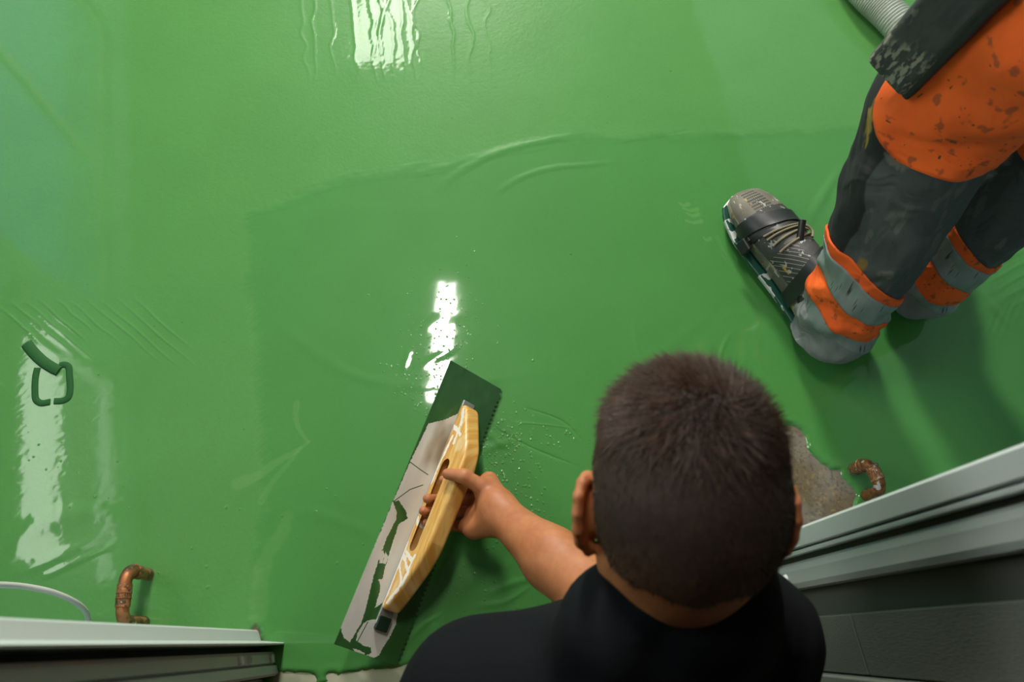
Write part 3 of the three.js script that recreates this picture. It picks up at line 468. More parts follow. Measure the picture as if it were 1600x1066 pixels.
// head in its own frame: x to the wearer's right ear, y to the crown, z to the back of the head, origin between the ears
function headField(neckTo, rn = 0.056) {
  const cran = ell(0, 0.04, 0.012, 0.0765, 0.09, 0.1), occ = ell(0, 0.02, 0.06, 0.058, 0.06, 0.05), face = ell(0, -0.035, -0.045, 0.058, 0.082, 0.058), brow = bone(V(-0.04, 0.034, -0.08), V(0.04, 0.034, -0.08), 0.014, 0.014);
  const jawL = bone(V(-0.048, -0.045, 0), V(-0.012, -0.105, -0.075), 0.02, 0.018), jawR = bone(V(0.048, -0.045, 0), V(0.012, -0.105, -0.075), 0.02, 0.018), nose = bone(V(0, 0.016, -0.1), V(0, -0.028, -0.12), 0.008, 0.014), lip = bone(V(-0.02, -0.062, -0.099), V(0.02, -0.062, -0.099), 0.008, 0.008), lip2 = bone(V(-0.016, -0.075, -0.098), V(0.016, -0.075, -0.098), 0.008, 0.008);
  const neck = bone(V(0, -0.03, 0.022), neckTo, 0.054, rn), eyes = [-1, 1].map((s) => [ell(s * 0.032, 0.012, -0.101, 0.016, 0.012, 0.012), ell(s * 0.032, 0.012, -0.088, 0.0115, 0.0115, 0.0115)]);
  const ears = [-1, 1].map((s) => {
    const rim = []; for (let i = 0; i < 11; i++) { const a = (i / 10) * 5.2 - 1.0, yy = 0.002 + 0.031 * Math.sin(a + 0.5) * 1.0, zz = 0.006 - 0.019 * Math.cos(a + 0.5); rim.push(V(s * (0.077 + 0.4 * clamp(zz + 0.014, 0, 1)), yy + zz * 0.25, zz)); }
    const bones = rim.slice(1).map((p, i) => bone(rim[i], p, 0.0042, 0.0042)), lobe = ell(s * 0.08, -0.031, 0.0, 0.006, 0.009, 0.008), m = new THREE.Matrix4().makeRotationY(s * 0.38).setPosition(s * 0.0835, 0.002, 0.006).invert(), plate = ell(0, 0, 0, 0.004, 0.03, 0.018), q = V(0, 0, 0), rootB = ell(s * 0.074, 0, 0.002, 0.01, 0.022, 0.012);
    return (x, y, z) => { if (Math.abs(x - s * 0.085) > 0.06 || Math.abs(y) > 0.08) return 0.05; let d = Math.min(lobe(x, y, z), rootB(x, y, z)); for (const b of bones) d = smin(d, b(x, y, z), 0.004); q.set(x, y, z).applyMatrix4(m); return smin(d, plate(q.x, q.y, q.z), 0.005); };
  });
  return (x, y, z) => {
    let d = smin(cran(x, y, z), occ(x, y, z), 0.05); d = smin(d, face(x, y, z), 0.035); d = smin(d, brow(x, y, z), 0.02); d = smin(d, Math.min(jawL(x, y, z), jawR(x, y, z)), 0.03); d = smin(d, neck(x, y, z), 0.03); d = smin(d, nose(x, y, z), 0.01); d = smin(d, lip(x, y, z), 0.006); d = smin(d, lip2(x, y, z), 0.006);
    for (const [a, b] of eyes) { d = -smin(-d, a(x, y, z), 0.008); d = Math.min(d, b(x, y, z)); }
    for (const e of ears) d = smin(d, e(x, y, z), 0.006); return d;
  };
}
function fingers(list, out) { for (const [p, r] of list) for (let i = 1; i < p.length; i++) out.push([p[i - 1], p[i], r[i - 1], r[i]]); }
{
  const eo = at(1064, 806, 0.64), v = eo.clone().sub(EYEP).normalize(), ui = camU.clone().addScaledVector(v, -camU.dot(v)).normalize(), al = 0.36;
  let hy = ui.clone().multiplyScalar(Math.cos(al)).addScaledVector(v, -Math.sin(al)), hz = v.clone().multiplyScalar(-Math.cos(al)).addScaledVector(ui, -Math.sin(al)), hx = new THREE.Vector3().crossVectors(hy, hz);
  const turn = new THREE.Quaternion().setFromAxisAngle(hz, -0.05); hy.applyQuaternion(turn); hx.applyQuaternion(turn); const yawq = new THREE.Quaternion().setFromAxisAngle(hy, 0.16); hx.applyQuaternion(yawq); hz.applyQuaternion(yawq);
  const hM = new THREE.Matrix4().makeBasis(hx, hy, hz).setPosition(eo), hI = hM.clone().invert();
  const base = V(0.12, 0, 0.3), P = thing('person', 'kneeling person with short dark hair and black T-shirt, spreading green coating with a trowel', 'person', base);
  const toP = (g) => { g.translate(-base.x, -base.y, -base.z); return g; };
  const neckB = at(1030, 955, 0.525), shR = at(1158, 1000, 0.47), shL = at(748, 1092, 0.45), elbow = at(962, 962, 0.27), wrist = onTrowel(0.112, 0.134, 0.217);
  const nb = neckB.clone().applyMatrix4(hI), hf = headField(nb);
  const headG = skinOf(hf, V(-0.13, -0.2, -0.16), V(0.13, 0.17, 0.15), 0.0028); headG.applyMatrix4(hM);
  // right arm and hand, closed round the grip
  const segs = [], T = onTrowel;
  const mc = { i: T(0.106, 0.08, 0.17), m: T(0.114, 0.072, 0.196), r: T(0.113, 0.067, 0.222), p: T(0.107, 0.066, 0.247) };
  const w1 = T(0.108, 0.122, 0.2), w2 = T(0.112, 0.116, 0.232);
  const hand = joined([bone(w1, mc.i, 0.0165, 0.0145), bone(wrist, mc.m, 0.018, 0.0142), bone(wrist, mc.r, 0.018, 0.0138), bone(w2, mc.p, 0.0165, 0.0128), bone(T(0.1, 0.122, 0.2), T(0.09, 0.098, 0.186), 0.016, 0.0165), bone(T(0.112, 0.122, 0.236), T(0.104, 0.09, 0.25), 0.014, 0.0145)], 0.02);
  fingers([[[mc.i, T(0.096, 0.036, 0.186), T(0.072, 0.031, 0.19), T(0.052, 0.035, 0.192)], [0.0108, 0.0092, 0.0082, 0.0072]], [[mc.m, T(0.099, 0.031, 0.21), T(0.069, 0.029, 0.22), T(0.037, 0.037, 0.23)], [0.011, 0.0095, 0.0085, 0.0076]], [[mc.r, T(0.098, 0.029, 0.233), T(0.067, 0.028, 0.242), T(0.038, 0.037, 0.25)], [0.0105, 0.009, 0.0082, 0.0072]], [[mc.p, T(0.094, 0.031, 0.254), T(0.07, 0.03, 0.26), T(0.053, 0.033, 0.264)], [0.0095, 0.0082, 0.0074, 0.0066]], [[T(0.102, 0.122, 0.2), T(0.08, 0.107, 0.189), T(0.052, 0.0955, 0.184), T(0.035, 0.074, 0.188)], [0.0135, 0.0128, 0.0112, 0.0088]]], segs);
  const fb = segs.map((q) => bone(...q)), knuckles = [mc.i, mc.m, mc.r, mc.p].map((k) => ell(k.x, k.y, k.z, 0.0128, 0.0128, 0.0128));
  const mid = wrist.clone().lerp(elbow, 0.5), foreA = bone(wrist, mid, 0.0265, 0.041), foreB = bone(mid, elbow, 0.041, 0.045), upA = bone(elbow, shR, 0.045, 0.052), flexor = bone(wrist.clone().lerp(elbow, 0.35).add(V(0.006, 0.008, 0)), wrist.clone().lerp(elbow, 0.85).add(V(0.01, 0.012, 0)), 0.026, 0.036);
  const arm = (x, y, z) => { let d = hand(x, y, z); for (const b of fb) d = smin(d, b(x, y, z), 0.005); for (const b of knuckles) d = smin(d, b(x, y, z), 0.006); let f = smin(foreA(x, y, z), foreB(x, y, z), 0.02); f = smin(f, flexor(x, y, z), 0.02); f = smin(f, upA(x, y, z), 0.03); return smin(d, f, 0.022); };
  const armG = skinOf(arm, V(-0.15, 0.02, -0.3), V(0.36, 0.56, 0.06), 0.0026);
  // trunk, left arm and legs under the clothes
  const hipC = V(0.1, 0.42, 0.52), elL = V(-0.13, 0.25, 0.17), wrL = V(-0.16, 0.05, 0.33), kn = [V(0.0, 0.075, 0.3), V(0.25, 0.075, 0.24)], an = [V(0.0, 0.075, 0.72), V(0.24, 0.075, 0.7)], hp = [V(0.02, 0.4, 0.53), V(0.19, 0.4, 0.52)];
  const body = joined([bone(neckB, V(0.11, 0.44, 0.1), 0.055, 0.1), bone(shL, shR, 0.05, 0.05), bone(V(0.11, 0.44, 0.1), hipC, 0.1, 0.11), bone(shL, elL, 0.047, 0.04), bone(elL, wrL, 0.04, 0.026), ...[0, 1].flatMap((i) => [bone(hp[i], kn[i], 0.075, 0.052), bone(kn[i], an[i], 0.05, 0.035)]), bone(shR, shR.clone().lerp(elbow, 0.3), 0.045, 0.045)], 0.04);
  const hl = [bone(wrL, wrL.clone().add(V(-0.005, -0.025, 0.07)), 0.026, 0.026)]; [[-0.035, 0.05, 0.008], [-0.018, 0.085, 0.0085], [0, 0.09, 0.0085], [0.017, 0.083, 0.008], [0.04, 0.035, 0.009]].forEach(([dx, len, r], i) => hl.push(bone(wrL.clone().add(V(dx * 0.8, -0.028, 0.05)), wrL.clone().add(V(dx * 1.3, -0.036, 0.07 + len)), r + 0.002, r)));
  const leftHand = skinOf(joined(hl, 0.012), V(-0.26, -0.01, 0.28), V(-0.05, 0.1, 0.52), 0.0045);
  const bodyG = skinOf(body, V(-0.26, 0, -0.16), V(0.42, 0.62, 0.8), 0.011);
  part('body', paintVertices(toP(mergeGeometries([headG, armG, leftHand, bodyG])), skinTone), skinMat, P, 'bare forearm, hand, neck and head');
  // T-shirt with sleeves and soft folds
  const cloth = joined([bone(shL, shR, 0.066, 0.066), bone(V(0.115, 0.44, 0.11), V(0.1, 0.42, 0.47), 0.125, 0.15), bone(V(0.09, 0.45, 0.1), V(0.18, 0.455, 0.08), 0.08, 0.08), bone(shL, shL.clone().lerp(elL, 0.55), 0.06, 0.064), bone(shR, shR.clone().lerp(elbow, 0.42), 0.064, 0.058), bone(at(968, 985, 0.592), at(1125, 930, 0.592), 0.054, 0.054), bone(at(1045, 985, 0.57), V(0.125, 0.45, 0.08), 0.056, 0.1)], 0.07);
  const shirtF = (x, y, z) => cloth(x, y, z) + 0.004 * (fbm(x * 22, y * 22, z * 22, 2) - 0.5) + 0.003 * Math.sin(x * 70 + 40 * z + 6 * noise(x * 12, z * 12)) * sstep(0.35, 0.5, noise(x * 9, z * 9));
  const cut = (x, y, z) => { const q = V(x, y, z).applyMatrix4(hI); return q; };
  const shirtG = skinOf((x, y, z) => { return shirtF(x, y, z); }, V(-0.24, 0.12, -0.2), V(0.44, 0.68, 0.68), 0.007);
  const weave = dataTex(128, 128, (u, q) => { const n = noise(u * 128, q * 128); return [n, n, n]; }, false);
  part('t_shirt', toP(shirtG), std(0.006, 0.0065, 0.0085, 0.9, { specularIntensity: 0.25 }), P, 'black cotton T-shirt');
  const trousers = joined([bone(V(0.1, 0.42, 0.5), V(0.1, 0.41, 0.56), 0.165, 0.165), ...[0, 1].flatMap((i) => [bone(hp[i], kn[i], 0.1, 0.068), bone(kn[i], an[i], 0.068, 0.055)])], 0.05);
  part('trousers', toP(skinOf(trousers, V(-0.2, -0.005, 0.1), V(0.42, 0.62, 0.86), 0.012)), std(0.02, 0.021, 0.024, 0.85), P, 'dark work trousers');
  for (const a of an) { const b = joined([bone(a, a.clone().add(V(0, -0.02, 0.1)), 0.05, 0.042), bone(a.clone().add(V(0, -0.02, 0.02)), a.clone().add(V(0, -0.05, 0.11)), 0.03, 0.024)], 0.03); part('boot', toP(skinOf(b, a.clone().add(V(-0.1, -0.1, -0.1)), a.clone().add(V(0.1, 0.1, 0.22)), 0.008)), std(0.015, 0.014, 0.013, 0.6), P); }
  // hair: a close cap plus single strands turning round the crown
  const lim = (x, y, z) => { const back = -0.052 + 0.012 * noise(x * 60, 3), side = 0.03 - 0.09 * sstep(0.012, 0.07, z), front = 0.1; const t = Math.abs(x) > 0.045 ? Math.max(side, back) : back; return z < -0.01 ? mix(side, front, sstep(-0.01, -0.075, z)) : mix(t, back, sstep(0.05, 0.08, z)); };
  const thick = (x, y, z) => { const h = y - lim(x, y, z), top = sstep(0.055, 0.12, y); return h < 0 ? -0.004 : -0.004 + sstep(0, 0.02, h) * 0.0055 + 0.0045 * top + top * 0.004 * (fbm(x * 70, y * 70, z * 70, 2) - 0.4); };
  const hf0 = hf;
  const capG = skinOf((x, y, z) => { if (Math.abs(x) > 0.072 && y < 0.04 && Math.abs(z) < 0.045) return 0.02; return hf0(x, y, z) - thick(x, y, z); }, V(-0.1, -0.12, -0.13), V(0.1, 0.18, 0.14), 0.003);
  const cp = capG.attributes.position, cn = capG.attributes.normal, spots = [];
  for (let i = 0; i < cp.count; i++) { const x = cp.getX(i), y = cp.getY(i), z = cp.getZ(i); if (cn.getX(i) * x + cn.getY(i) * (y - 0.03) + cn.getZ(i) * z > 0) spots.push(i); }
  paintVertices(capG, (x, y, z) => { const k = sstep(-0.004, 0.075, y - lim(x, y, z) + 0.03 * (fbm(x * 90, y * 90, z * 90, 2) - 0.5)), s = noise(x * 700, y * 700, z * 700); return mix3(mix3([0.2, 0.085, 0.04], [0.06, 0.026, 0.014], s), mix3([0.036, 0.016, 0.009], [0.013, 0.007, 0.005], s), k); });
  const whorl = V(0.02, 0.122, 0.07), need = 15000, cone = new THREE.ConeGeometry(0.00042, 1, 4, 1, true); cone.translate(0, 0.5, 0);
  const strands = new THREE.InstancedMesh(cone, std(0.045, 0.02, 0.0095, 0.6), need), M = new THREE.Matrix4(), Q = new THREE.Quaternion(), col = new THREE.Color(); let n = 0;
  for (let t = 0; t < need * 4 && n < need; t++) {
    const i = spots[(rnd() * spots.length) | 0], p = V(cp.getX(i), cp.getY(i), cp.getZ(i)), nm = V(cn.getX(i), cn.getY(i), cn.getZ(i)), h = p.y - lim(p.x, p.y, p.z); if (h < 0.004 || rnd() > 0.25 + h * 12) continue;
    const top = sstep(0.05, 0.115, p.y), away = p.clone().sub(whorl), tan = away.clone().addScaledVector(nm, -away.dot(nm)).normalize(), sw = new THREE.Vector3().crossVectors(nm, tan);
    const d = nm.clone().multiplyScalar(mix(0.35, 0.6, top)).addScaledVector(tan, 0.8).addScaledVector(sw, 0.35).add(V(rr(-0.3, 0.3), rr(-0.3, 0.3), rr(-0.3, 0.3))).normalize();
    if (top < 0.5) d.add(V(0, -0.5 * (1 - top), 0)).normalize();
    const len = mix(0.005, 0.02, top) * rr(0.6, 1.2), w = rr(0.7, 1.4);
    p.add(V(rr(-0.0016, 0.0016), rr(-0.0016, 0.0016), rr(-0.0016, 0.0016))).addScaledVector(nm, -0.001);
    M.compose(p, Q.setFromUnitVectors(V(0, 1, 0), d), V(w, len, w)); strands.setMatrixAt(n, M); const c = rr(0.5, 1.7); strands.setColorAt(n, col.setRGB(c, c, c)); n++;
  }
  strands.count = n; strands.name = 'hair_strands'; strands.userData.kind = 'stuff'; strands.castShadow = strands.receiveShadow = true;
  capG.applyMatrix4(hM); toP(capG);
  const cap = part('hair', capG, new THREE.MeshPhysicalMaterial({ vertexColors: true, roughness: 0.75 }), P, 'short dark brown hair');
  const sm = hM.clone(); sm.premultiply(new THREE.Matrix4().makeTranslation(-base.x, -base.y, -base.z)); sm.decompose(strands.position, strands.quaternion, strands.scale); cap.add(strands);
}
// ---------------------------------------------------------------- standing worker in orange and grey work clothes
{
  const fr = V(-0.475, 0, -0.88), rt = V(0.88, 0, -0.475), base = V(0.62, 0, -0.6);
  const P = thing('person', 'standing person in paint-stained orange and grey reflective work trousers, wearing spiked overshoes', 'person', base);
  const rel = (p) => p.map(([x, y, z]) => V(x, y, z).sub(base));
  const orange = (sd) => new THREE.MeshPhysicalMaterial({ roughness: 0.8, sheen: 0.3, bumpMap: folds, bumpScale: 0.008, map: dataTex(512, 512, (u, v) => {
    const n = fbm(u * 14 + sd, v * 14, 0, 4), k = fbm(u * 46 + sd, v * 60, 0, 3), sp = noise(u * 120 + sd, v * 150);
    let c = mix3([0.9, 0.135, 0.008], [0.72, 0.085, 0.006], n); c = mix3(c, [0.10, 0.035, 0.018], sstep(0.66, 0.76, k) * 0.6); if (sp > 0.96) c = [0.03, 0.02, 0.015]; return c;
  }) });
  const silver = new THREE.MeshPhysicalMaterial({ roughness: 0.5, metalness: 0.15, map: dataTex(512, 64, (u, v) => { const n = noise(u * 150, v * 330), m = fbm(u * 60, v * 6, 0, 3); let c = mix3([0.16, 0.2, 0.195], [0.24, 0.28, 0.275], m); if (n > 0.9) c = [0.035, 0.035, 0.035]; return c; }) });
  const folds = dataTex(512, 512, (u, v) => { const w = fbm(u * 5, v * 6, 0, 3), n = 0.6 * fbm(u * 7 + w * 2, v * 34 + w * 9, 0, 3) + 0.4 * fbm(u * 22 + v * 9, v * 18, 0, 3); return [n, n, n]; }, false);
  const greyCloth = (sd, flap) => new THREE.MeshPhysicalMaterial({ roughness: 0.85, bumpMap: folds, bumpScale: 0.012, map: dataTex(1024, 1024, (u, v) => {
    const a = u * 360, n = fbm(u * 9 + sd, v * 9, 0, 4), k = fbm(u * 30 + sd, v * 26, 0, 4), sp = noise(u * 240 + sd, v * 300);
    let c = mix3([0.04, 0.05, 0.05], [0.062, 0.074, 0.072], n);
    c = mix3(c, [0.13, 0.13, 0.115], sstep(0.62, 0.74, k) * 0.5); if (sp > 0.955) c = mix3(c, [0.012, 0.012, 0.012], 0.8);
    if (v < 0.13 + 0.045 * Math.cos(u * 6.283 - 1.0)) c = mix3([0.14, 0.155, 0.15], [0.2, 0.215, 0.21], n);
    if (flap) {
      const d = polyDist([[22, 0.29], [60, 0.3], [84, 0.34], [92, 0.42], [80, 0.46], [92, 0.52], [88, 0.68], [20, 0.7]].map(([p, q]) => [p / 360, q * 0.7]), u + (k - 0.5) * 0.02, v * 0.7); c = mix3(c, [0.01, 0.011, 0.012], sstep(0.004, -0.002, d));
      const st = (cx, cy, rx2, ry, col, th) => { const q = ((u - cx) / rx2) ** 2 + ((v - cy) / ry) ** 2 + (fbm(u * 60, v * 60, 0, 3) - 0.5) * 2.2; if (q < 1) c = mix3(c, col, th * sstep(1, 0.2, q)); };
      st(0.3, 0.33, 0.028, 0.02, [0.2, 0.12, 0.015], 0.8); st(0.39, 0.335, 0.04, 0.01, [0.14, 0.13, 0.1], 0.7); st(0.28, 0.5, 0.05, 0.012, [0.17, 0.15, 0.12], 0.7); st(0.17, 0.53, 0.02, 0.04, [0.3, 0.2, 0.03], 0.8);
    }
    return c;
  }) });
  const hgt = [[0.05, 0], [0.12, 1 / 7], [0.2, 2 / 7], [0.33, 3 / 7], [0.47, 4 / 7], [0.62, 5 / 7]];
  const tv = (h) => { for (let i = 1; i < hgt.length; i++) if (h <= hgt[i][0] || i === hgt.length - 1) return mix(hgt[i - 1][1], hgt[i][1], (h - hgt[i - 1][0]) / (hgt[i][0] - hgt[i - 1][0])); };
  const RR = [0.07, 0.066, 0.068, 0.08, 0.088, 0.097, 0.106, 0.112];
  function leg(name, label, path, sd, flap, labelled) {
    const g = new THREE.Group(); g.name = name; g.userData.label = label; P.add(g);
    const rad = (v, a) => {
      const i = Math.min(6, Math.floor(v * 7)), r = mix(RR[i], RR[i + 1], v * 7 - i), ca = Math.cos(a), sa = Math.sin(a);
      const low = sstep(0.36, 0.1, v), f = 0.0085 * (fbm(ca * 2 + sd, sa * 2, v * 16 + 0.01, 3) - 0.5) * 2 + low * 0.005 * Math.sin(v * 62 + 2.4 * ca + 3 * noise(ca * 1.5 + sd, sa * 1.5, v * 9 + 0.01)) * (0.5 + 0.5 * noise(ca + 5, sa + sd)) + 0.004 * Math.sin(v * 40 + 4 * sa + 3 * ca) * sstep(0.4, 0.6, v);
      const q = a * 180 / Math.PI, fl = flap ? 0.01 * sstep(20, 40, q) * sstep(100, 80, q) * sstep(0.27, 0.34, v) * sstep(0.74, 0.66, v) : 0;
      return r * (1 + 0.06 * Math.cos(2 * a)) + f + fl;
    };
    const pts = rel(path);
    part('trouser_cloth', sleeve(pts, fr, rad, { nv: 170, nu: 96 }), greyCloth(sd, flap), g);
    const om = orange(sd);
    part('reflective_band', sleeve(pts, fr, rad, { tilt: (a) => 0.045 * Math.cos(a - 1.0), v0: tv(0.086), v1: tv(0.108), off: 0.0012, thick: 0.0012, nv: 8, nu: 96 }), silver, g);
    part('orange_band', sleeve(pts, fr, rad, { tilt: (a) => 0.045 * Math.cos(a - 1.0), v0: tv(0.106), v1: tv(0.152), off: 0.002, thick: 0.002, nv: 20, nu: 96 }), om, g);
    part('reflective_band', sleeve(pts, fr, rad, { tilt: (a) => 0.045 * Math.cos(a - 1.0), v0: tv(0.15), v1: tv(0.196), off: 0.0042, thick: 0.0042, nv: 16, nu: 96 }), silver, g);
    part('orange_band', sleeve(pts, fr, rad, { tilt: (a) => 0.045 * Math.cos(a - 1.0), v0: tv(0.195), v1: tv(0.213), off: 0.003, thick: 0.003, nv: 8, nu: 96 }), om, g);
    part('orange_thigh', sleeve(pts, fr, (v, a) => rad(v, a) + 0.008 * sstep(0.62, 0.53, v) + 0.003 * Math.sin(3 * a + 1), { v0: tv(0.405), v1: 1, off: 0.007, thick: 0.006, nv: 70, nu: 96, rim: (a) => 0.17 * Math.max(0, Math.cos(a - 0.35)) ** 2.6 + 0.03 * Math.max(0, Math.cos(a - 4.2)) }), om, g, 'orange upper of the trouser leg');
    return g;
  }
  const pathA = [[0.566, 0.038, -0.55], [0.56, 0.12, -0.575], [0.566, 0.2, -0.6], [0.566, 0.33, -0.658], [0.572, 0.47, -0.72], [0.59, 0.62, -0.70], [0.61, 0.78, -0.64], [0.625, 0.95, -0.59]];
  const pathB = [[0.722, 0.045, -0.65], [0.722, 0.12, -0.655], [0.732, 0.2, -0.672], [0.745, 0.33, -0.705], [0.755, 0.47, -0.735], [0.758, 0.62, -0.72], [0.758, 0.78, -0.69], [0.765, 0.95, -0.665]];
  leg('trouser_leg', 'left trouser leg, in front of the other', pathA, 2.2, true); leg('trouser_leg', 'right trouser leg, half hidden', pathB, 8.7, false);
  // knee pad pocket, caked with dried coating
  {
    const g = new RoundedBoxGeometry(0.07, 0.2, 0.026, 4, 0.01), p = g.attributes.position; for (let i = 0; i < p.count; i++) { const x = p.getX(i), y = p.getY(i); p.setZ(i, p.getZ(i) - 3.2 * x * x + 0.004 * (fbm(x * 40, y * 40, 0, 3) - 0.5)); } g.computeVertexNormals();
    const m = new THREE.MeshPhysicalMaterial({ roughness: 0.8, map: dataTex(256, 256, (u, v) => { const n = fbm(u * 7, v * 9, 0, 4), k = fbm(u * 16 + 4, v * 18, 0, 4), low = sstep(0.5, 0.2, v + (n - 0.5) * 0.6); let c = mix3([0.018, 0.02, 0.02], [0.045, 0.052, 0.05], n); return mix3(c, [0.24, 0.22, 0.17], sstep(0.45, 0.62, k) * low); }) });
    const k = part('knee_pad', g, m, P, 'black knee pad caked with dried coating'), yv = V(0.03, 1, 0.12).normalize(), zv = V(-0.72, 0.3, 0.68); zv.addScaledVector(yv, -zv.dot(yv)).normalize();
    k.quaternion.setFromRotationMatrix(new THREE.Matrix4().makeBasis(new THREE.Vector3().crossVectors(yv, zv), yv, zv)); k.position.copy(V(0.462, 0.62, -0.695).sub(base));
    const edge = new RoundedBoxGeometry(0.012, 0.2, 0.03, 2, 0.004); edge.translate(0.034, 0, -0.008); part('pad_edge', edge, std(0.008, 0.009, 0.01, 0.7), k);
  }
  // shoes on spiked overshoe plates
  const Wd = [[0, 0.006], [0.015, 0.024], [0.05, 0.036], [0.12, 0.045], [0.25, 0.051], [0.4, 0.049], [0.55, 0.043], [0.7, 0.039], [0.85, 0.039], [0.94, 0.034], [0.985, 0.022], [1, 0.006]], Tp = [[0, 0.016], [0.03, 0.032], [0.1, 0.046], [0.2, 0.054], [0.3, 0.062], [0.42, 0.076], [0.55, 0.095], [0.7, 0.108], [0.85, 0.108], [0.95, 0.098], [1, 0.06]];
  const lut = (L, s) => { s = clamp(s); for (let i = 1; i < L.length; i++) if (s <= L[i][0]) { const t = (s - L[i - 1][0]) / (L[i][0] - L[i - 1][0]); return mix(L[i - 1][1], L[i][1], t); } return L[L.length - 1][1]; };
  const LEN = 0.32, Y0 = 0.034;
  const skin = (s, a, off) => {       // a: 0 outer right, pi/2 top, pi left; toe at z = -LEN / 2
    const w = lut(Wd, s) + off, t = lut(Tp, s) + off, c = Math.cos(a), q = Math.sin(a), bend = 0.008 * Math.sin(s * Math.PI * 1.1);
    const x = Math.sign(c) * Math.abs(c) ** 0.8 * w * (q > 0 ? 1 - 0.12 * q * q : 1), y = q >= 0 ? 0.016 + Math.pow(q, 0.85) * (t - 0.016) : 0.016 * (1 - Math.pow(-q, 0.4)) - (off > 0 ? 0.001 : 0);
    return V(x + bend, Y0 + Math.max(y, 0), (s - 0.5) * LEN + (q > 0 ? 0 : 0));
  };
  function shell(s0, s1, a0, a1, off, ns, na, skew = 0) {
    const pos = [], uv = [], idx = [];
    for (let j = 0; j <= ns; j++) for (let i = 0; i <= na; i++) { const a = mix(a0, a1, i / na), s = mix(s0, s1, j / ns) + skew * Math.cos(a), p = skin(s, a, off); pos.push(p.x, p.y, p.z); uv.push(i / na, j / ns); }
    for (let j = 0; j < ns; j++) for (let i = 0; i < na; i++) { const a = j * (na + 1) + i, b = a + na + 1; idx.push(a, a + 1, b, a + 1, b + 1, b); }
    const g = new THREE.BufferGeometry(); g.setAttribute('position', new THREE.Float32BufferAttribute(pos, 3)); g.setAttribute('uv', new THREE.Float32BufferAttribute(uv, 2)); g.setIndex(idx); g.computeVertexNormals(); return g;
  }
  const tick = [[0.66, 0.535], [0.68, 0.56], [0.72, 0.53], [0.685, 0.575], [0.665, 0.56]];
  const shoeTex = dataTex(1024, 1024, (u, v) => {
    const a = u * 2 * Math.PI, q = Math.cos(a), top = Math.sin(a), s = v, n = fbm(u * 12, v * 12, 0, 4), k = fbm(u * 40, v * 30, 0, 4), w = fbm(u * 26 + 8, v * 22 + 4, 0, 4);
    let c = mix3([0.018, 0.017, 0.016], [0.05, 0.047, 0.042], n);                                                     // dark upper
    if (s < 0.2) { c = mix3([0.09, 0.082, 0.065], [0.2, 0.175, 0.13], n); const m = Math.abs(q + 0.05) < 0.34 && s > 0.04 && top > 0; if (m) { const mesh = Math.sin(u * 300 + v * 150) * Math.sin(u * 300 - v * 150); c = mesh > 0.2 ? [0.2, 0.18, 0.12] : [0.03, 0.028, 0.024]; } }
    if (s > 0.27 && s < 0.5 && Math.abs(q) < 0.5 && top > 0) { const mesh = Math.sin(u * 330 + v * 130) * Math.sin(u * 330 - v * 130); if (mesh > 0.35 && n > 0.42) c = [0.12, 0.11, 0.07]; }
    if (top < 0.22 && top > -0.6) c = mix3([0.3, 0.26, 0.18], [0.1, 0.09, 0.07], sstep(0.4, 0.62, n));                  // pale midsole
    if (q < -0.2 && top > 0.25 && s > 0.48 && s < 0.72) { const l = (u * 34 + v * 26) % 1; if (l < 0.16) c = [0.24, 0.235, 0.22]; if (polyDist(tick, u * 1.6 + 0.02, v) < 0) c = [0.34, 0.33, 0.31]; }
    if (k > 0.745) c = mix3(c, [0.4, 0.4, 0.38], 0.85); if (w > 0.76) c = mix3(c, [0.45, 0.27, 0.05], 0.8); if (w < 0.22) c = mix3(c, [0.34, 0.33, 0.3], 0.7);
    return c;
  });
  const shoeMat = new THREE.MeshPhysicalMaterial({ map: shoeTex, roughness: 0.62, bumpMap: grain, bumpScale: 0.0008 }), strapMat = std(0.008, 0.008, 0.009, 0.42), laceMat = std(0.22, 0.19, 0.12, 0.8);
  const plateMat = new THREE.MeshPhysicalMaterial({ roughness: 0.35, map: dataTex(128, 128, (u, v) => fbm(u * 5, v * 5, 0, 3) > 0.66 ? [0.5, 0.5, 0.48] : [0.008, 0.06, 0.04]) });
  function shoe(pos, yaw, label) {
    const g = new THREE.Group(); g.name = 'shoe'; g.userData.label = label; g.position.copy(pos.clone().sub(base)); g.rotation.y = yaw; P.add(g);
    part('upper', shell(0, 1, 0, Math.PI * 2, 0, 60, 64), shoeMat, g);
    part('strap', mergeGeometries([shell(0.235, 0.325, -0.25, Math.PI + 0.25, 0.0035, 6, 40, 0.035), shell(0.345, 0.37, -0.2, Math.PI + 0.25, 0.003, 3, 40, 0.03)]), strapMat, g, 'black overshoe straps');
    part('ankle_strap', shell(0.60, 0.69, -0.2, Math.PI + 0.2, 0.004, 4, 40, -0.06), strapMat, g);
    const buckle = box(-0.012, 0.012, 0, 0.008, -0.013, 0.013, 0.003); buckle.rotateZ(1.1); buckle.translate(-0.052, Y0 + 0.018, -0.055); part('buckle', buckle, strapMat, g);
    for (let i = 0; i < 4; i++) { const s = 0.37 + i * 0.035, l = [0.7, 1.1, 1.57, 2.0, 2.4].map((a) => skin(s + 0.02 * Math.cos(a * 1 + i), a, 0.003)); part('lace', tube(l, 0.0023, 20, 6), laceMat, g); }
    part('lace', tube([skin(0.4, 1.3, 0.005), skin(0.42, 1.1, 0.011), skin(0.46, 1.0, 0.009), skin(0.5, 1.2, 0.005)], 0.0023, 20, 6), laceMat, g);
    const o = []; for (let i = 0; i <= 24; i++) o.push([-lut(Wd, i / 24) - 0.008, (i / 24 - 0.5) * (LEN + 0.006)]); for (let i = 24; i >= 0; i--) o.push([lut(Wd, i / 24) + 0.008, (i / 24 - 0.5) * (LEN + 0.006)]);
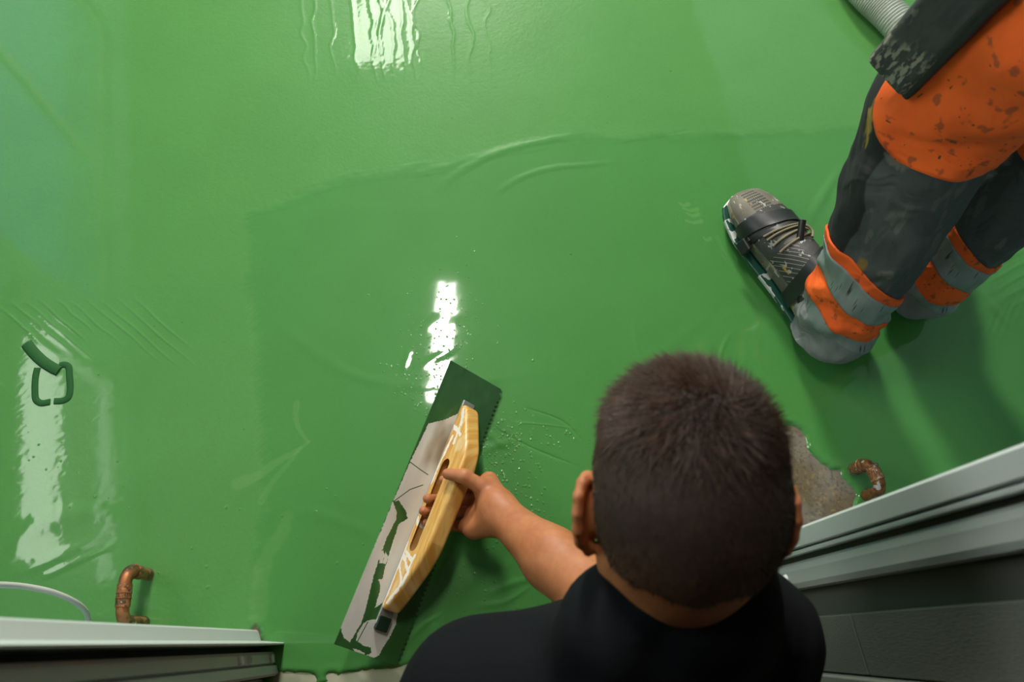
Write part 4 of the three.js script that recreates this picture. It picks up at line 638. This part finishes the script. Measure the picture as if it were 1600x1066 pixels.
    const pg = new THREE.ExtrudeGeometry(new THREE.Shape(o.map(([x, z]) => new THREE.Vector2(x, -z))), { depth: 0.006, bevelEnabled: true, bevelSize: 0.002, bevelThickness: 0.002, bevelSegments: 2 }); pg.rotateX(-Math.PI / 2); pg.translate(0.006, 0.025, 0); const pu = pg.attributes.uv; for (let i = 0; i < pu.count; i++) pu.setXY(i, pu.getX(i) * 8, pu.getY(i) * 8);
    part('spike_plate', pg, plateMat, g, 'green plastic spike plate spattered with white');
    for (const [x, z] of [[-0.03, -0.11], [0.035, -0.1], [-0.035, -0.05], [0.04, -0.045], [-0.03, 0.02], [0.035, 0.02], [-0.025, 0.08], [0.03, 0.08], [-0.015, 0.125], [0.022, 0.125]]) { const c = new THREE.CylinderGeometry(0.0022, 0.0008, 0.025, 8); c.translate(x, 0.0145, z); part('spike', c, std(0.5, 0.5, 0.5, 0.3, { metalness: 0.9 }), g); }
  }
  const yawA = Math.atan2(0.475, 0.88);
  shoe(V(0.486, 0, -0.678), yawA, 'paint-spattered dark trainer with pale toe'); shoe(V(0.745, 0, -0.765), -0.12, 'dark trainer mostly hidden behind the other leg');
  const hem = [[1254, 344, 0.13], [1247, 400, 0.105], [1247, 450, 0.085], [1262, 500, 0.06], [1290, 538, 0.045]].map(([x, y, h]) => at(x, y, h).sub(base));
  part('heel_strap', tube(hem, 0.0065, 40, 10), strapMat, P, 'black strap behind the shoe');
  // body, jacket, arms and head above the picture
  const C = V(0.70, 0.98, -0.625), S = V(0.69, 1.42, -0.65), off = (p, r, u, f) => p.clone().addScaledVector(rt, r).addScaledVector(fr, f).add(V(0, u, 0));
  const shl = off(S, -0.19, 0, 0), shr = off(S, 0.19, 0, 0), ell_ = off(shl, -0.05, -0.28, -0.02), elr = off(shr, 0.05, -0.28, -0.02), wl = off(ell_, 0.03, -0.16, 0.2), wr = off(elr, -0.03, -0.16, 0.2), head = off(S, 0, 0.24, 0.03);
  const hq = new THREE.Matrix4().makeBasis(rt, V(0, 1, 0), fr.clone().negate()).setPosition(head), nk = off(S, 0, 0.02, 0).applyMatrix4(hq.clone().invert());
  const hg = skinOf(headField(nk), V(-0.13, -0.22, -0.16), V(0.13, 0.17, 0.15), 0.006); hg.applyMatrix4(hq);
  const hands = []; for (const [w, s] of [[wl, 1], [wr, -1]]) { const f = [bone(w, off(w, 0, -0.02, 0.075), 0.026, 0.028)]; [[-0.03, 0.075], [-0.011, 0.09], [0.011, 0.086], [0.03, 0.07]].forEach(([r, l]) => { const k = off(w, r, -0.025, 0.07), m2 = off(k, 0, -0.014, l * 0.5); f.push(bone(k, m2, 0.0095, 0.009), bone(m2, off(m2, 0, -l * 0.45, l * 0.12), 0.009, 0.0075)); }); f.push(bone(off(w, s * 0.03, -0.01, 0.03), off(w, s * 0.052, -0.035, 0.075), 0.011, 0.009)); hands.push(skinOf(joined(f, 0.012), w.clone().add(V(-0.2, -0.15, -0.25)), w.clone().add(V(0.2, 0.08, 0.12)), 0.006)); }
  const torso = joined([bone(C, S, 0.11, 0.1), bone(shl, shr, 0.05, 0.05), bone(shl, ell_, 0.045, 0.04), bone(ell_, wl, 0.038, 0.026), bone(shr, elr, 0.045, 0.04), bone(elr, wr, 0.038, 0.026), ...[pathA, pathB].flatMap((p) => [bone(V(...p[7]), V(...p[4]), 0.075, 0.055), bone(V(...p[4]), V(...p[1]), 0.05, 0.035)])], 0.05);
  const tg = skinOf(torso, V(0.2, 0.08, -1.05), V(1.15, 1.52, -0.25), 0.013);
  const bg = mergeGeometries([hg, ...hands, tg]); bg.translate(-base.x, 0, -base.z);
  part('body', paintVertices(bg, skinTone), skinMat, P);
  const jk = joined([bone(off(C, 0, -0.04, 0), S, 0.165, 0.13), bone(off(C, -0.05, 0, 0), off(C, 0.05, 0, 0), 0.14, 0.14), bone(shl, shr, 0.075, 0.075), bone(shl, ell_, 0.07, 0.058), bone(ell_, ell_.clone().lerp(wl, 0.9), 0.056, 0.045), bone(shr, elr, 0.07, 0.058), bone(elr, elr.clone().lerp(wr, 0.9), 0.056, 0.045)], 0.06);
  const jg = skinOf((x, y, z) => jk(x, y, z) + 0.008 * (fbm(x * 14, y * 14, z * 14, 2) - 0.5), V(0.15, 0.72, -1.1), V(1.2, 1.55, -0.2), 0.013); jg.translate(-base.x, 0, -base.z);
  part('jacket', jg, std(0.82, 0.115, 0.008, 0.8), P, 'orange work jacket');
  const hat = skinOf((x, y, z) => Math.max(ell(0, 0.05, 0.012, 0.088, 0.11, 0.112)(x, y, z), 0.055 - y), V(-0.12, 0.02, -0.13), V(0.12, 0.18, 0.15), 0.006); hat.applyMatrix4(hq); hat.translate(-base.x, 0, -base.z);
  part('knitted_cap', hat, std(0.03, 0.03, 0.035, 0.9), P);
}
renderer.render(scene, camera);
